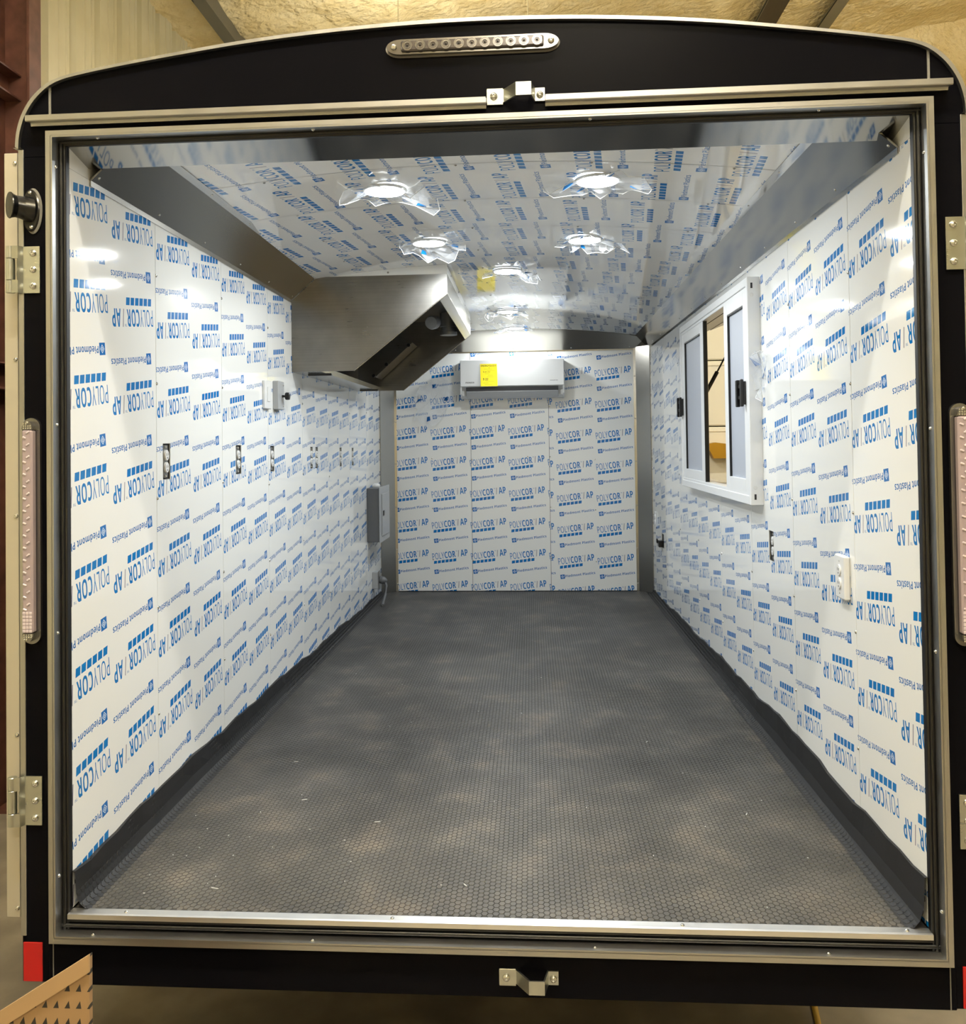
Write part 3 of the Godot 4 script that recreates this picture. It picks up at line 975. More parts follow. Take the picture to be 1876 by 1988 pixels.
func tail_light(x0: float, sd: float, label: String) -> void:
	# a tall clear lens on a rounded chrome base; sd points towards the middle of the trailer
	var t := thing("tail_light", label, "light", Vector3.ZERO, "upright tail lights")
	var z := 0.03
	var y0 := 0.674
	var y1 := 1.238
	var w := 0.046
	var base := MB.new()
	var pl := PackedVector2Array()
	for k in 13:
		var a := PI * k / 12
		pl.append(Vector2(cos(a) * w / 2, y1 - w / 2 + sin(a) * w / 2))
	for k in 13:
		var a := PI + PI * k / 12
		pl.append(Vector2(cos(a) * w / 2, y0 + w / 2 + sin(a) * w / 2))
	base.prism(pl, Vector3(x0 + sd * w / 2, 0, z), Vector3.RIGHT, Vector3.UP, 0.010)
	part("base", base, M.chrome_plastic, t)
	var lw := 0.028
	var lx := x0 + sd * (w / 2 - 0.0)
	var lens := MB.new()
	lens.box(Vector3(lx - lw / 2, y0 + 0.03, z + 0.010), Vector3(lx + lw / 2, y1 - 0.03, z + 0.030), 0.004)
	part("lens", lens, M.lens, t)
	for e in [0, 1]:
		var cap := MB.new()
		var ye := y1 - 0.029 if e == 1 else y0 + 0.029
		var dirv := Vector3.UP if e == 1 else Vector3.DOWN
		var cp := PackedVector2Array()
		for k in 9:
			var a := PI * k / 8
			cp.append(Vector2(cos(a) * lw / 2, (sin(a) * lw * 0.75) * dirv.y))
		cap.prism(cp, Vector3(lx, ye, z + 0.010), Vector3.RIGHT, Vector3.UP, 0.018)
		part("end_cap", cap, M.chrome_plastic, t)
		for k in 10:
			var f := MB.new()
			var p := Vector3(lx + (k % 4 - 1.5) * 0.0058, ye + dirv.y * (0.003 + 0.0055 * (k / 4)), z + 0.0285)
			f.box(p - Vector3(0.0022, 0.0022, 0.001), p + Vector3(0.0022, 0.0022, 0.0012), 0.0008)
			part("facet", f, M.zinc, t)
	# slanted optic ridges, two to a cell, then a block of small squares at the foot
	var n := 15
	for k in n:
		var yy := lerpf(y0 + 0.098, y1 - 0.04, float(k) / (n - 1))
		for q in [[0.003, 0.004, 0.6], [-0.006, -0.009, -0.4]]:
			var f := MB.new()
			f.x = Transform3D(Basis(Vector3.BACK, q[2]), Vector3(lx + q[0], yy + q[1], z + 0.0302))
			f.box(Vector3(-0.0048, -0.0022, -0.001), Vector3(0.0048, 0.0022, 0.0016), 0.0009)
			part("lens_ridge", f, M.lens_facet, t)
	for i in 6:
		for j in 3:
			var p := Vector3(lx + (j - 1) * 0.0085, y0 + 0.036 + i * 0.0088, z + 0.0302)
			part("lens_square", boxm(p - Vector3(0.0037, 0.0037, 0.001), p + Vector3(0.0037, 0.0037, 0.0014), 0.0008), M.lens_facet, t)
	screw(t, Vector3(x0 + sd * w / 2, y1 - 0.012, z + 0.028), Vector3.BACK, 0.004)


func top_light() -> void:
	var t := thing("marker_light_bar", "long clear LED light bar above the rear doorway", "light")
	var z := 0.03
	var x0 := -0.213
	var x1 := 0.207
	var yc := 2.132
	var r := 0.0185
	var pl := PackedVector2Array()
	for k in 13:
		var a := -PI / 2 + PI * k / 12
		pl.append(Vector2(x1 - 0.035 + cos(a) * 0.035, yc + sin(a) * r))
	for k in 13:
		var a := PI / 2 + PI * k / 12
		pl.append(Vector2(x0 + 0.035 + cos(a) * 0.035, yc + sin(a) * r))
	var b := MB.new()
	b.prism(pl, Vector3(0, 0, z), Vector3.RIGHT, Vector3.UP, 0.014)
	part("bezel", b, M.chrome_plastic, t)
	var skirt := PackedVector2Array()
	for p in pl:
		skirt.append(Vector2(p.x * 1.018, yc + (p.y - yc) * 1.2))
	var sk := MB.new()
	sk.prism(skirt, Vector3(0, 0, z), Vector3.RIGHT, Vector3.UP, 0.003)
	part("sealant", sk, M.caulk, t)
	var ln := MB.new()
	ln.box(Vector3(x0 + 0.036, yc - 0.0125, z + 0.013), Vector3(x1 - 0.036, yc + 0.0125, z + 0.021), 0.003)
	part("lens", ln, mat(Color8(84, 79, 77), 0.15, 0.2), t)
	for k in 11:
		var x := lerpf(x0 + 0.052, x1 - 0.052, k / 10.0)
		var e := MB.new()
		e.lathe(PackedVector2Array([Vector2(0.0125, 0), Vector2(0.0125, 0.0008), Vector2(0.0112, 0.0008), Vector2(0.0105, 0.0002), Vector2(0.0088, 0.0002), Vector2(0.0080, 0.0010), Vector2(0.0062, 0.0010), Vector2(0.0050, -0.001), Vector2(0.0, -0.001)]), Vector3(x, yc, z + 0.0212), Vector3.BACK, 18)
		var led := part("led", e, M.chrome_plastic, t)
		var d := MB.new()
		d.lathe(PackedVector2Array([Vector2(0.0030, 0), Vector2(0.0026, 0.0012), Vector2(0.0012, 0.0022), Vector2(0, 0.0024)]), Vector3(x, yc, z + 0.0202), Vector3.BACK, 12)
		part("chip", d, M.black_plastic, led)
	for x in [x0 + 0.018, x1 - 0.018]:
		bolt_head(t, Vector3(x, yc, z + 0.014), 0.0075)


func black_fitting() -> void:
	var t := thing("post_fitting", "black plastic knob-like fitting on an oval base on the left post", "fitting")
	var z := 0.031
	var c := Vector3(-1.124, 1.762, z)
	var b := MB.new()
	b.lathe(PackedVector2Array([Vector2(0.054, 0), Vector2(0.054, 0.004), Vector2(0.050, 0.008), Vector2(0, 0.008)]), c, Vector3.BACK, 28, Vector3.UP, 0.42)
	part("base", b, M.black_plastic, t)
	var rim := MB.new()
	rim.lathe(PackedVector2Array([Vector2(0.058, 0), Vector2(0.058, 0.002), Vector2(0.052, 0.0035), Vector2(0, 0.0035)]), c + Vector3(0.004, -0.001, 0), Vector3.BACK, 28, Vector3.UP, 0.42)
	part("sealant", rim, M.caulk, t)
	var ax := Vector3(-0.55, 0.04, 0.80).normalized()
	var s := MB.new()
	s.lathe(PackedVector2Array([Vector2(0.034, -0.004), Vector2(0.029, 0.018), Vector2(0.0275, 0.036), Vector2(0.031, 0.046), Vector2(0.0335, 0.049), Vector2(0.0325, 0.0515), Vector2(0, 0.0525)]), c + Vector3(-0.002, 0.002, 0.006), ax, 26, Vector3.UP, 0.62)
	part("knob", s, M.black_plastic, t)
	screw(t, c + Vector3(0.0, 0.044, 0.008), Vector3.BACK, 0.005)
	screw(t, c + Vector3(0.003, -0.043, 0.008), Vector3.BACK, 0.005)


func build_rear_hardware() -> void:
	hinge(-1.176, 1.553, 1.671, 1.0, "upper hinge on the left post, under the black knob fitting")
	hinge(-1.176, 0.224, 0.345, 1.0, "lower hinge on the left post, near the floor")
	hinge(1.178, 1.552, 1.676, -1.0, "upper hinge on the right post beside the doorway")
	hinge(1.178, 0.205, 0.330, -1.0, "lower hinge on the right post, cut by the picture edge")
	hasp(0.031, 2.004, "zinc door bar keeper above the doorway, under the light bar")
	hasp(0.031, -0.116, "zinc door bar keeper below the doorway, on the bumper")
	tail_light(-1.147, 1.0, "tall clear tail light on the left post")
	tail_light(1.147, -1.0, "tall clear tail light on the right post")
	top_light()
	black_fitting()
	for s in [[-1.153, -1.104, "red reflector at the lower left corner"], [1.104, 1.153, "red reflector at the lower right corner"]]:
		var t := thing("reflector", s[2] + " of the trailer", "reflector", Vector3.ZERO, "red corner reflectors")
		part("tape", boxm(Vector3(s[0], -0.162, 0.0302), Vector3(s[1], -0.066, 0.0335), 0.001), M.red, t)
	# the left rear door, folded right back along the trailer's side
	var d := thing("rear_door", "left rear door folded back, its beige metal edge showing", "door")
	part("door_slab", boxm(Vector3(-1.2145, -0.022, -1.02), Vector3(-1.180, 1.921, -0.004), 0.002), M.black_paint, d)
	part("edge_trim", boxm(Vector3(-1.2155, -0.0225, -0.03), Vector3(-1.1805, 1.9215, -0.0005), 0.001), M.door_edge, d)
	part("door_gasket", boxm(Vector3(-1.180, -0.03, -0.03), Vector3(-1.168, 1.925, -0.006), 0.003), M.rubber, d)
	for y in [0.0, 0.435, 0.99, 1.39, 1.895]:
		screw(d, Vector3(-1.187, y, -0.0005), Vector3.BACK, 0.0058)


# ------------------------------------------------------------------ torn clear film
func film_scrap(parent: Node, at: Vector3, basis: Basis, pts: Array, seedv: int, rough := 0.012, ink := 3) -> void:
	# a crumpled fan: outline points (x, y) around the origin, displaced out of the plane
	var m := MB.new()
	var f := FastNoiseLite.new()
	f.seed = seedv
	f.frequency = 22.0
	f.fractal_octaves = 2
	var rings := 5
	var tr := Transform3D(basis, at)
	var P := func(k: int, r: int) -> Vector3:
		var o: Array = pts[posmod(k, pts.size())]
		var q: Vector2 = Vector2(o[0], o[1]) * (float(r) / rings)
		if o.size() > 3: q = Vector2(o[0], o[1]) * lerpf(o[3], 1.0, float(r) / rings)
		var hgt: float = (o[2] if o.size() > 2 else 0.0) * pow(float(r) / rings, 1.4)
		return tr * Vector3(q.x + 0.3 * rough * f.get_noise_2d(q.y * 2 + 3, q.x), q.y + 0.3 * rough * f.get_noise_2d(q.x, q.y + 9), hgt + rough * f.get_noise_2d(q.x, q.y) * (0.3 + float(r) / rings))
	for k in pts.size():
		for r in rings:
			var A: Vector3 = P.call(k, r)
			var B: Vector3 = P.call(k, r + 1)
			var C: Vector3 = P.call(k + 1, r + 1)
			var D: Vector3 = P.call(k + 1, r)
			if (A - D).length() > 1e-5: m.quad(A, B, C, D)
			else: m.tri(A, B, C)
	part("torn_film", m, M.clear_film, parent, "crumpled clear film")
	# curled, brighter rim: a thin tube along the edge
	var edge := MB.new()
	var path := []
	for k in pts.size() + 1:
		path.append(P.call(k, rings))
	edge.tube(path, 0.0013, 5)
	part("film_edge", edge, M.film_white, parent)
	for i in ink:
		var k := (i * 5 + seedv) % pts.size()
		var A: Vector3 = P.call(k, 3)
		var B: Vector3 = P.call(k, 4)
		var C: Vector3 = P.call(k + 1, 4)
		var D: Vector3 = P.call(k + 1, 3)
		var g := MB.new()
		var off := tr.basis.z.normalized() * 0.0006
		g.quad(A + off, B + off, A.lerp(C, 0.75) + off, A.lerp(D, 0.6) + off)
		part("ink_mark", g, M.blue_ink, parent)


func ceiling_lights() -> void:
	var spots := [
		[-0.362, -0.845, "ceiling puck light nearest the doorway on the left, ragged film round it"],
		[0.362, -0.812, "ceiling puck light nearest the doorway on the right, ragged film round it"],
		[-0.302, -1.675, "ceiling puck light of the second row, on the hood's side"],
		[0.370, -1.690, "ceiling puck light of the second row, on the window's side"],
		[0.020, -2.395, "ceiling puck light in the middle, first of three in line, with a standing film twist"],
		[-0.016, -3.80, "ceiling puck light in the middle, second of three in line"],
		[0.020, -4.65, "ceiling puck light nearest the front cornice"],
	]
	for i in spots.size():
		var s: Array = spots[i]
		var c := Vector3(s[0], arch(s[0], s[1]) - 0.0005, s[1])
		var t := thing("ceiling_light", s[2], "light", c, "round puck lights in the ceiling")
		var b := MB.new()
		b.lathe(PackedVector2Array([Vector2(0.069, 0.0085), Vector2(0.075, 0.0078), Vector2(0.0765, 0.004), Vector2(0.0765, 0.0)]), Vector3.ZERO, Vector3.DOWN, 36)
		part("trim_ring", b, M.white_plastic, t)
		var d := MB.new()
		d.lathe(PackedVector2Array([Vector2(0.0, 0.0125), Vector2(0.045, 0.0122), Vector2(0.0685, 0.0095), Vector2(0.069, 0.004)]), Vector3.ZERO, Vector3.DOWN, 36)
		part("lamp_lens", d, M.puck, t)
		var l := AreaLight3D.new()
		l.name = "lamp_light"
		l.area_size = Vector2(0.094, 0.094)
		l.light_energy = PUCK
		l.light_color = Color(0.985, 1.0, 0.995)
		l.shadow_enabled = true
		l.set("area_range", 12.0)
		l.set("area_attenuation", 2.0)
		t.add_child(l, true)
		l.transform = Transform3D(Basis(Vector3.RIGHT, -PI / 2), Vector3(0, -0.0145, 0))
		# ragged film left where the fitting was cut in
		rng.seed = 300 + i
		var pts := []
		var n := 22
		for k in n:
			var a := TAU * k / n
			var rr := 0.106 + rng.randf_range(-0.006, 0.036)
			if i == 0:
				rr += 0.075 * pow(maxf(0.0, cos(a - 0.5)), 6.0) + 0.06 * pow(maxf(0.0, cos(a + 0.45)), 8.0) + 0.035 * pow(maxf(0.0, cos(a - 2.9)), 6.0)
			elif i == 1:
				rr += 0.07 * pow(maxf(0.0, cos(a - 3.1)), 4.0) + 0.055 * pow(maxf(0.0, cos(a)), 4.0)
			else:
				rr += 0.05 * pow(maxf(0.0, cos(a - 3.0 - i)), 5.0) + 0.045 * pow(maxf(0.0, cos(a - 0.3 + 0.2 * i)), 6.0)
			pts.append([cos(a) * rr, sin(a) * rr, 0.008 + rng.randf_range(0.004, 0.04) * clampf((rr - 0.1) / 0.05, 0, 1.4), 0.083])
		var bas := Basis(Vector3.RIGHT, Vector3.BACK, Vector3.DOWN)
		film_scrap(t, Vector3(0, -0.003, 0), bas, pts, 20 + i, 0.012, 4)
		if i == 4:
			var tw := []
			for k in 10:
				var a := TAU * k / 10
				tw.append([cos(a) * (0.016 + 0.012 * (k % 2)), sin(a) * (0.05 + 0.02 * ((k * 3) % 4) / 3.0), 0.01 * (k % 3)])
			film_scrap(t, Vector3(0.088, -0.012, 0.02), Basis(Vector3(0, 0.4, 0.5).normalized(), 0.6) * Basis(Vector3.RIGHT, Vector3.DOWN, Vector3.FORWARD), tw, 71, 0.02, 2)
		if i == 3:
			for e in [[0.085, -0.02], [0.115, -0.018]]:
				var tw := []
				for k in 8:
					var a := TAU * k / 8
					tw.append([cos(a) * 0.017, sin(a) * 0.022, 0.006 * (k % 2)])
				film_scrap(t, Vector3(e[0], e[1], -0.09), Basis(Vector3.RIGHT, Vector3.UP, Vector3.BACK), tw, 55, 0.01, 0)
		if i == 5:
			var tw := []
			for k in 9:
				var a := TAU * k / 9
				tw.append([cos(a) * (0.03 + 0.01 * (k % 2)), sin(a) * 0.036, 0.01 * (k % 3)])
			film_scrap(t, Vector3(-0.115, -0.035, 0.02), Basis(Vector3.RIGHT, Vector3.UP, Vector3.BACK), tw, 57, 0.016, 1)


# ------------------------------------------------------------------ hood
func build_hood() -> void:
	var t := thing("exhaust_hood", "stainless steel exhaust hood on the left wall, open underneath", "hood")
	var z0 := -2.173
	var z1 := -3.90
	var yt := 1.986
	var outl := PackedVector2Array([Vector2(-1.0435, 1.521), Vector2(-0.733, 1.521), Vector2(-0.2695, 1.889), Vector2(-0.2695, yt), Vector2(-0.893, yt), Vector2(-0.921, 1.9795), Vector2(-1.0435, 1.871)])
	for e in [[z0 - 0.002, "near"], [z1, "far"]]:
		var m := MB.new()
		m.prism(outl, Vector3(0, 0, e[0]), Vector3.RIGHT, Vector3.UP, 0.002)
		part("end_panel", m, M.hood, t)
	# top, back and front lip
	part("top_panel", boxm(Vector3(-0.93, yt - 0.002, z1), Vector3(-0.2695, yt, z0 - 0.002)), M.hood, t)
	part("back_panel", boxm(Vector3(-1.0435, 1.521, z1), Vector3(-1.0415, 1.875, z0 - 0.002)), M.hood, t)
	part("front_lip", boxm(Vector3(-0.272, 1.889, z1), Vector3(-0.2695, yt, z0 - 0.002)), M.stainless, t)
	# hemmed edges round the opening
	var hem := MB.new()
	hem.tube([Vector3(-0.733, 1.521, z0 - 0.001), Vector3(-0.2695, 1.889, z0 - 0.001)], 0.003)
	hem.tube([Vector3(-0.271, 1.889, z0), Vector3(-0.271, 1.889, z1)], 0.003)
	hem.tube([Vector3(-0.733, 1.521, z1), Vector3(-0.2695, 1.889, z1)], 0.003)
	part("hem", hem, M.stainless, t)
	# inner lip turned in under the front edge
	var lip := MB.new()
	lip.prism(PackedVector2Array([Vector2(-0.271, 1.889), Vector2(-0.271, 1.886), Vector2(-0.306, 1.858), Vector2(-0.309, 1.861)]), Vector3(0, 0, z1), Vector3.RIGHT, Vector3.UP, z0 - z1 - 0.004)
	part("inner_lip", lip, M.stainless, t)
	# gutter and lower shelf against the wall
	var sh := MB.new()
	sh.prism(PackedVector2Array([Vector2(-1.0415, 1.521), Vector2(-0.90, 1.521), Vector2(-0.90, 1.549), Vector2(-0.904, 1.549), Vector2(-0.904, 1.525), Vector2(-1.0415, 1.525)]), Vector3(0, 0, z1 + 0.002), Vector3.RIGHT, Vector3.UP, z0 - z1 - 0.006)
	part("grease_gutter", sh, M.stainless, t)
	for z in [-2.30, -3.70]:
		part("gutter_clip", boxm(Vector3(-0.99, 1.508, z), Vector3(-0.87, 1.520, z + 0.02), 0.002), M.black_plastic, t)
	# filter rail running the length, with clips, and the duct plate behind
	var fr := MB.new()
	fr.prism(PackedVector2Array([Vector2(-0.89, 1.60), Vector2(-0.875, 1.595), Vector2(-0.63, 1.815), Vector2(-0.645, 1.825)]), Vector3(0, 0, z1 + 0.03), Vector3.RIGHT, Vector3.UP, 0.25)
	part("baffle_rail", fr, M.hood, t)
	for q in [[-0.655, 1.797], [-0.80, 1.675], [-0.885, 1.603]]:
		var c := MB.new()
		c.lathe(PackedVector2Array([Vector2(0.012, 0), Vector2(0.012, 0.014), Vector2(0.009, 0.018), Vector2(0, 0.018)]), Vector3(q[0], q[1], z1 + 0.28), Vector3.BACK, 12)
		part("clip", c, M.black_plastic, t)
	# grease lamp under the top
	var lp := MB.new()
	lp.lathe(PackedVector2Array([Vector2(0.0, 0.0), Vector2(0.040, 0.0), Vector2(0.043, 0.01), Vector2(0.043, 0.05), Vector2(0.038, 0.07), Vector2(0.0, 0.075)]), Vector3(-0.46, 1.915, -3.40), Vector3(-0.25, -0.2, 1), 24)
	part("lamp_globe", lp, M.light_grey, t)
	var du := MB.new()
	du.lathe(PackedVector2Array([Vector2(0.0, 0.0), Vector2(0.055, 0.0), Vector2(0.055, 0.02), Vector2(0.051, 0.022), Vector2(0.051, 0.05), Vector2(0.055, 0.052), Vector2(0.055, 0.14)]), Vector3(-0.385, 1.845, -3.52), Vector3.UP, 24)
	part("duct_collar", du, M.galvanised, t)
	# white filler between hood and ceiling, in two faces
	var fil := MB.new()
	var fp := PackedVector2Array([Vector2(-0.85, yt), Vector2(-0.2695, yt)])
	for k in 11:
		var x := lerpf(-0.2695, -0.85, k / 10.0)
		fp.append(Vector2(x, arch(x, z0) - 0.0005))
	fil.prism(fp, Vector3(0, 0, z0 - 0.008), Vector3.RIGHT, Vector3.UP, 0.006, true, 1.0 / 0.3)
	part("filler_panel", fil, M.film_white, t)
	var ff := MB.new()
	ff.box(Vector3(-0.276, yt, z1), Vector3(-0.270, arch(-0.27, -3.0) - 0.001, z0 - 0.008))
	part("filler_panel", ff, M.film_white, t)
	for z in [-2.4, -2.9, -3.4]:
		screw(t, Vector3(-0.27, 2.015, z), Vector3.RIGHT, 0.005, M.galvanised)
	screw(t, Vector3(-0.56, 2.0, z0 - 0.002), Vector3.BACK, 0.005, M.galvanised)


# ------------------------------------------------------------------ air conditioner
func build_ac() -> void:
	var t := thing("air_conditioner", "white wall-mounted air conditioner with a yellow energy label", "air conditioner")
	var x0 := -0.405
	var x1 := 0.387
	var zb := -LEN
	var body := MB.new()
	# outline in (distance from the wall, height)
	var p := [Vector2(0.0, 1.50), Vector2(0.085, 1.500), Vector2(0.125, 1.520), Vector2(0.13, 1.560), Vector2(0.175, 1.585), Vector2(0.188, 1.60), Vector2(0.190, 1.70), Vector2(0.186, 1.775), Vector2(0.172, 1.790), Vector2(0.14, 1.795), Vector2(0.0, 1.795)]
	var q := PackedVector2Array()
	for e in p: q.append(Vector2(-e.x, e.y))
	body.prism(q, Vector3(x0 + 0.012, 0, zb), Vector3.FORWARD, Vector3.UP, x1 - x0 - 0.024)
	part("body", body, M.white_plastic, t)
	for e in [x0, x1 - 0.012]:
		var cap := MB.new()
		var pc := [Vector2(0.0, 1.497), Vector2(0.10, 1.497), Vector2(0.135, 1.506), Vector2(0.168, 1.53), Vector2(0.184, 1.57), Vector2(0.191, 1.63), Vector2(0.190, 1.72), Vector2(0.184, 1.778), Vector2(0.168, 1.795), Vector2(0.0, 1.797)]
		var qc := PackedVector2Array()
		for k in pc: qc.append(Vector2(-k.x, k.y))
		cap.prism(qc, Vector3(e, 0, zb), Vector3.FORWARD, Vector3.UP, 0.012)
		part("side_cheek", cap, M.white_plastic, t)
	part("front_panel", boxm(Vector3(x0 + 0.002, 1.588, zb + 0.19), Vector3(x1 - 0.002, 1.790, zb + 0.198), 0.004), M.white_plastic, t)
	part("outlet_slot", boxm(Vector3(x0 + 0.045, 1.552, zb + 0.135), Vector3(x1 - 0.045, 1.580, zb + 0.178)), M.ink_black, t)
	var ln := MB.new()
	ln.x = Transform3D(Basis(Vector3.RIGHT, 0.5), Vector3(0, 1.527, zb + 0.165))
	ln.box(Vector3(x0 + 0.045, -0.028, -0.004), Vector3(x1 - 0.045, 0.028, 0.004), 0.003)
	part("louvre", ln, M.light_grey, t)
	part("louvre_arm", boxm(Vector3(-0.068, 1.538, zb + 0.158), Vector3(-0.058, 1.580, zb + 0.174), 0.002), M.white_plastic, t)
	# the two words on the panel
	for w in [["PIONEER", Vector3(x0 + 0.043, 1.6115, zb + 0.1983), 0.066, 0.011, M.ink_black], ["INVERTER", Vector3(x1 - 0.108, 1.622, zb + 0.1983), 0.060, 0.0065, M.grey_plastic]]:
		var m := MB.new()
		var tr := text_tris(w[0], true)
		for k in range(0, tr.size(), 3):
			var v := []
			for j in 3: v.append(w[1] + Vector3(tr[k + j].x * w[2], tr[k + j].y * w[3], 0))
			var nn: Vector3 = (v[1] - v[0]).cross(v[2] - v[0])
			if nn.z > 0: m.tri(v[0], v[1], v[2])
			else: m.tri(v[0], v[2], v[1])
		part("lettering", m, w[4], t)
	# energy label: a yellow sheet, its foot lifting off the panel
	var lab := MB.new()
	var n := 8
	for k in n:
		var ya := lerpf(1.758, 1.587, float(k) / n)
		var yb := lerpf(1.758, 1.587, float(k + 1) / n)
		var da := 0.199 + 0.012 * pow(float(k) / n, 2.0)
		var db := 0.199 + 0.012 * pow(float(k + 1) / n, 2.0)
		var xa := -0.250 + 0.004 * float(k) / n
		var xb := -0.250 + 0.004 * float(k + 1) / n
		lab.quad(Vector3(xb, yb, zb + db), Vector3(xb + 0.128, yb, zb + db), Vector3(xa + 0.128, ya, zb + da), Vector3(xa, ya, zb + da), Vector2(0, float(k + 1) / n), Vector2(1, float(k + 1) / n), Vector2(1, float(k) / n), Vector2(0, float(k) / n))
	var lm := mat(Color.WHITE, 0.6)
	lm.albedo_texture = energy_label()
	part("energy_label", lab, lm, t, "yellow printed energy label")


func energy_label() -> ImageTexture:
	var px := 4000.0
	var img := Image.create(512, 684, false, Image.FORMAT_RGB8)
	img.fill(Color8(252, 226, 0))
	var k := Color8(40, 36, 10)
	var o := Vector2(0, 0.171)
	fill(img, place(text_tris("ENERGYGUIDE", true), Vector2(0.006, 0.150), Vector2(0.116, 0.014), 0, o, px), k)
	fill(img, place(text_tris("I", true), Vector2(0.066, 0.136), Vector2(0.004, 0.010), 0, o, px), k)
	fill(img, place(text_tris("9.8 22", false), Vector2(0.02, 0.104), Vector2(0.055, 0.012), 0, o, px), k)
	fill(img, place(text_tris("9 22", true), Vector2(0.018, 0.045), Vector2(0.04, 0.018), 0, o, px), k)
	rng.seed = 8
	for i in 11:
		var y := 0.012 + i * 0.0118
		if i == 3 or i == 4 or i == 8: continue
		var x := 0.008 + rng.randf() * 0.05
		fill(img, place(quad_tris(), Vector2(x, y), Vector2(rng.randf_range(0.03, 0.11 - x), 0.0014), 0, o, px), Color8(120, 104, 10))
	return ImageTexture.create_from_image(img)


# ------------------------------------------------------------------ window
func build_window() -> void:
	var t := thing("sliding_window", "white framed sliding serving window in the right wall, half open", "window")
	var z0 := -3.097
	var z1 := -1.452
	var y0 := 0.897
	var y1 := 1.8075
	var xf := 0.994
	# outer box frame, standing proud of the wall
	for q in [[z1 - 0.030, z1, y0, y1], [z0, z0 + 0.030, y0, y1], [z0 + 0.030, z1 - 0.030, y1 - 0.034, y1], [z0 + 0.030, z1 - 0.030, y0, y0 + 0.036]]:
		part("frame", boxm(Vector3(xf, q[2], q[0]), Vector3(H + 0.001, q[3], q[1]), 0.002), M.white_paint, t)
	# lining of the wider cut through the outer skin
	for q in [[WIN_OUT[1] - 0.004, WIN_OUT[1], WIN_OUT[2], WIN_OUT[3]], [WIN_OUT[0], WIN_OUT[0] + 0.004, WIN_OUT[2], WIN_OUT[3]], [WIN_OUT[0], WIN_OUT[1], WIN_OUT[3] - 0.004, WIN_OUT[3]], [WIN_OUT[0], WIN_OUT[1], WIN_OUT[2], WIN_OUT[2] + 0.004]]:
		part("lining", boxm(Vector3(H + 0.025, q[2], q[0]), Vector3(1.156, q[3], q[1])), M.white_paint, t)
	# track lines on the frame
	part("sill_track", boxm(Vector3(xf + 0.004, y0 + 0.034, z0 + 0.03), Vector3(H, y0 + 0.050, z1 - 0.03), 0.002), M.white_paint, t)
	part("head_track", boxm(Vector3(xf + 0.004, y1 - 0.050, z0 + 0.03), Vector3(H, y1 - 0.034, z1 - 0.03), 0.002), M.white_paint, t)
	# slots and plugs on the near cheek
	for e in [[y1 - 0.035, y1 - 0.072], [y0 + 0.033, y0 + 0.07]]:
		part("slot", boxm(Vector3(1.008, e[0] - 0.011, z1 - 0.001), Vector3(1.016, e[0] + 0.011, z1 + 0.0006)), M.ink_black, t)
		var pl := MB.new()
		pl.lathe(PackedVector2Array([Vector2(0.0075, 0), Vector2(0.0070, 0.001), Vector2(0, 0.0012)]), Vector3(1.012, e[1], z1), Vector3.BACK, 14)
		part("plug", pl, M.white_plastic, t)
	# two sashes
	var sy0 := y0 + 0.046
	var sy1 := y1 - 0.046
	for s in [[-1.918, -1.482, 0.998, 1.022], [-3.067, -2.42, 1.0, 1.022]]:
		var sash := part("sash", MB_frame(s[2], s[3], s[0], s[1], sy0, sy1, 0.068 if s[0] > -2.5 else 0.085, 0.055), M.white_paint, t)
		var iz0: float = s[0] + (0.068 if s[0] > -2.5 else 0.085)
		var iz1: float = s[1] - (0.068 if s[0] > -2.5 else 0.085)
		part("pane", boxm(Vector3(s[2] + 0.010, sy0 + 0.055, iz0), Vector3(s[2] + 0.013, sy1 - 0.055, iz1)), M.screen, sash, "pale blue-grey frosted pane")
		for e in [iz0]:
			part("glazing_bead", boxm(Vector3(s[2] + 0.001, sy0 + 0.055, e - 0.001), Vector3(s[2] + 0.010, sy1 - 0.055, e + 0.009)), M.rubber, sash)
		part("glazing_bead", boxm(Vector3(s[2] + 0.001, sy1 - 0.061, iz0), Vector3(s[2] + 0.010, sy1 - 0.055, iz1)), M.rubber, sash)
		# black pull: two bars and two rungs
		var hz: float = -1.512 if s[0] > -2.5 else -3.035
		var pull := MB.new()
		for k in [0.0, 0.062]:
			pull.box(Vector3(s[2] - 0.022 - 0.004 * (1 if k > 0 else 0), 1.292, hz - k - 0.022), Vector3(s[2] - 0.010, 1.403, hz - k), 0.003)
		for y in [1.322, 1.368]:
			pull.box(Vector3(s[2] - 0.020, y, hz - 0.064), Vector3(s[2] - 0.012, y + 0.016, hz - 0.018), 0.002)
		pull.box(Vector3(s[2] - 0.012, 1.30, hz - 0.020), Vector3(s[2] + 0.001, 1.395, hz - 0.004), 0.002)
		part("pull_handle", pull, M.black_plastic, sash)
	# dark meeting channel at the far side of the gap
	part("channel", boxm(Vector3(1.0, sy0, -2.425), Vector3(1.020, sy1, -2.414), 0.002), M.rubber, t)
	part("channel_rail", boxm(Vector3(1.0225, sy0, -2.50), Vector3(1.028, sy1, -2.485), 0.001), M.galvanised, t)
	# the hatch outside, swung up, with its gas strut
	var h := thing("serving_hatch", "outside serving hatch swung up above the sliding window", "hatch")
	var hb := MB.new()
	hb.x = Transform3D(Basis(Vector3.BACK, 0.36), Vector3(1.165, 1.80, 0))
	hb.box(Vector3(0.0, 0.0, -3.10), Vector3(0.98, 0.030, -1.45), 0.003)
	part("hatch_panel", hb, M.oxide, h)
	var hf := MB.new()
	hf.x = hb.x
